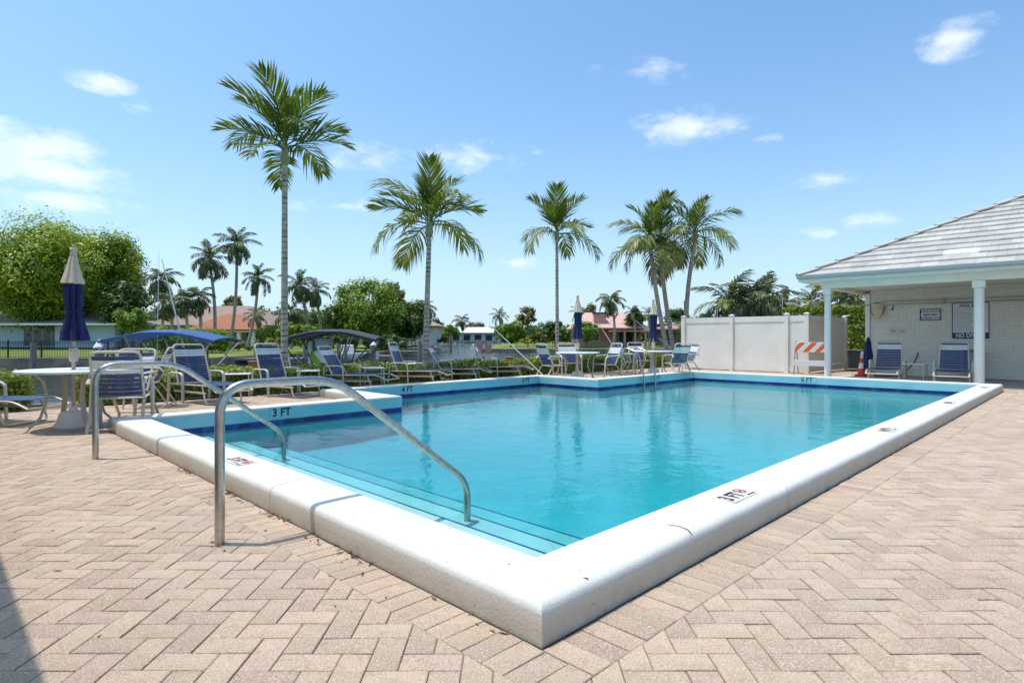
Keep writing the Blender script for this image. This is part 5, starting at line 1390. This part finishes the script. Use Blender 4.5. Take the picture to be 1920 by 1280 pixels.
for i, (pb, Y, pt, yt, sc_, kd, nf, lab) in enumerate((
    (430, 62, 444, 462, 1.05, ['far'], 19, 'tall far coconut palm with the highest crown at left'), (401, 60, 392, 488, 1.0, ['far', 'droop'], 18, 'far coconut palm left of the tallest far one'),
    (462, 64, 484, 524, .85, ['far'], 17, 'far coconut palm whose trunk leans right over the red roof'), (300, 66, 301, 528, 1.0, ['droop'], 17, 'far drooping palm beside the broad tree and white whip'),
    (578, 72, 562, 538, 1.1, ['far', 'droop'], 18, 'far palm just right of the thickest palm trunk'), (600, 76, 590, 548, .95, ['far', 'droop'], 16, 'far palm touching the left of the middle trees'),
    (545, 70, 545, 590, 1.0, ['droop'], 14, 'short far palm low behind the thickest palm trunk'), (316, 58, 318, 572, .8, ['droop'], 13, 'short palm left of three before the clay roof'),
    (345, 57, 345, 566, .8, ['droop'], 13, 'short palm in the middle of three before the clay roof'), (370, 58, 372, 564, .85, ['droop'], 13, 'short palm right of three before the clay roof'),
    (802, 110, 800, 578, 1.0, ['droop'], 14, 'far palm crown peeping right of the second palm trunk'), (866, 200, 866, 602, 1.6, ['droop'], 12, 'tiny far palm at the canal end'),
    (936, 120, 936, 594, 1.0, ['far'], 13, 'small palm silhouette above the left end of the right lawn'), (1150, 86, 1146, 566, 1.05, ['droop'], 15, 'palm standing before the pink house chimney'),
    (1186, 92, 1188, 590, .8, ['far'], 12, 'short palm at the right end of the pink house'), (1218, 98, 1216, 592, .8, ['far'], 12, 'short palm behind the umbrella by the twin palms'),
    (1085, 100, 1086, 590, .8, ['far'], 12, 'short palm hidden behind the middle umbrella'), (480, 66, 480, 596, .7, ['far'], 13, 'low bushy palm behind the red tiled porch'))):
    palm_px(pb, Y, pt, yt, lab, kd, nf, gz=-.4, scale=sc_, tr=.16 if Y < 70 else .18, group=gF, seed=50 + i, shaft=.3, lo=-50, hi=80, curve=.3)
gR = 'coconut palms rising behind the white fence and pavilion'
for i, (px, Y, yt, sc_, lab) in enumerate(((1366, 38, 590, .95, 'bushy palm behind the left half of the white fence'), (1412, 37, 584, .85, 'palm behind the middle fence post'), (1430, 40, 588, 1.0, 'bushiest palm behind the middle of the white fence'),
    (1470, 50, 588, .75, 'small palm right of the middle of the fence'), (1520, 48, 588, .80, 'palm crossed by a thin white whip near the porch column'), (1578, 34, 585, .8, 'palm seen between the porch columns, left one'),
    (1606, 32, 580, .85, 'palm seen between the porch column and the brick wall'), (1385, 46, 598, .8, 'low palm filling behind the left fence panel'))):
    palm_px(px, Y, px, yt - 12, lab, ['far', 'olive', 'far'] if i % 2 == 0 else ['far', 'droop'], 18, gz=-.05, scale=sc_ * 1.12, tr=.15, group=gR, seed=80 + i, shaft=.3, lo=-45, hi=84)
# tall hedge behind the pavilion corner
hedge(25.5, 26.3, 1.5, 9.5, 2.3, 'leaf_hedge', 'tall green hedge between the white fence and the brick wall', 9, dens=420, leaf=.13)
x, y = atY(1284, 60); e = empty('utility_pole', (x, y, -.3), label='thin dark pole standing left of the leaning palm', cat='pole'); MB().tube([(0, 0, 0), (0, 0, zat(564, 60) + .3)], .10, 8).build('post', M['timber'], e, True)
x, y = atY(1358, 45); e = empty('utility_pole', (x, y, -.3), label='short pale pole behind the left fence panel', cat='pole'); MB().tube([(0, 0, 0), (0, 0, zat(566, 45) + .3)], .07, 8).build('post', M['timber'], e, True)

# lettering as meshes
dg = bpy.context.evaluated_depsgraph_get()
for o in TEXTS:
    me = bpy.data.meshes.new_from_object(o.evaluated_get(dg)); n_ = o.name; p_ = o.parent; mt = o.matrix_local.copy()
    bpy.data.objects.remove(o); q = link('lettering', me, p_); q.matrix_local = mt
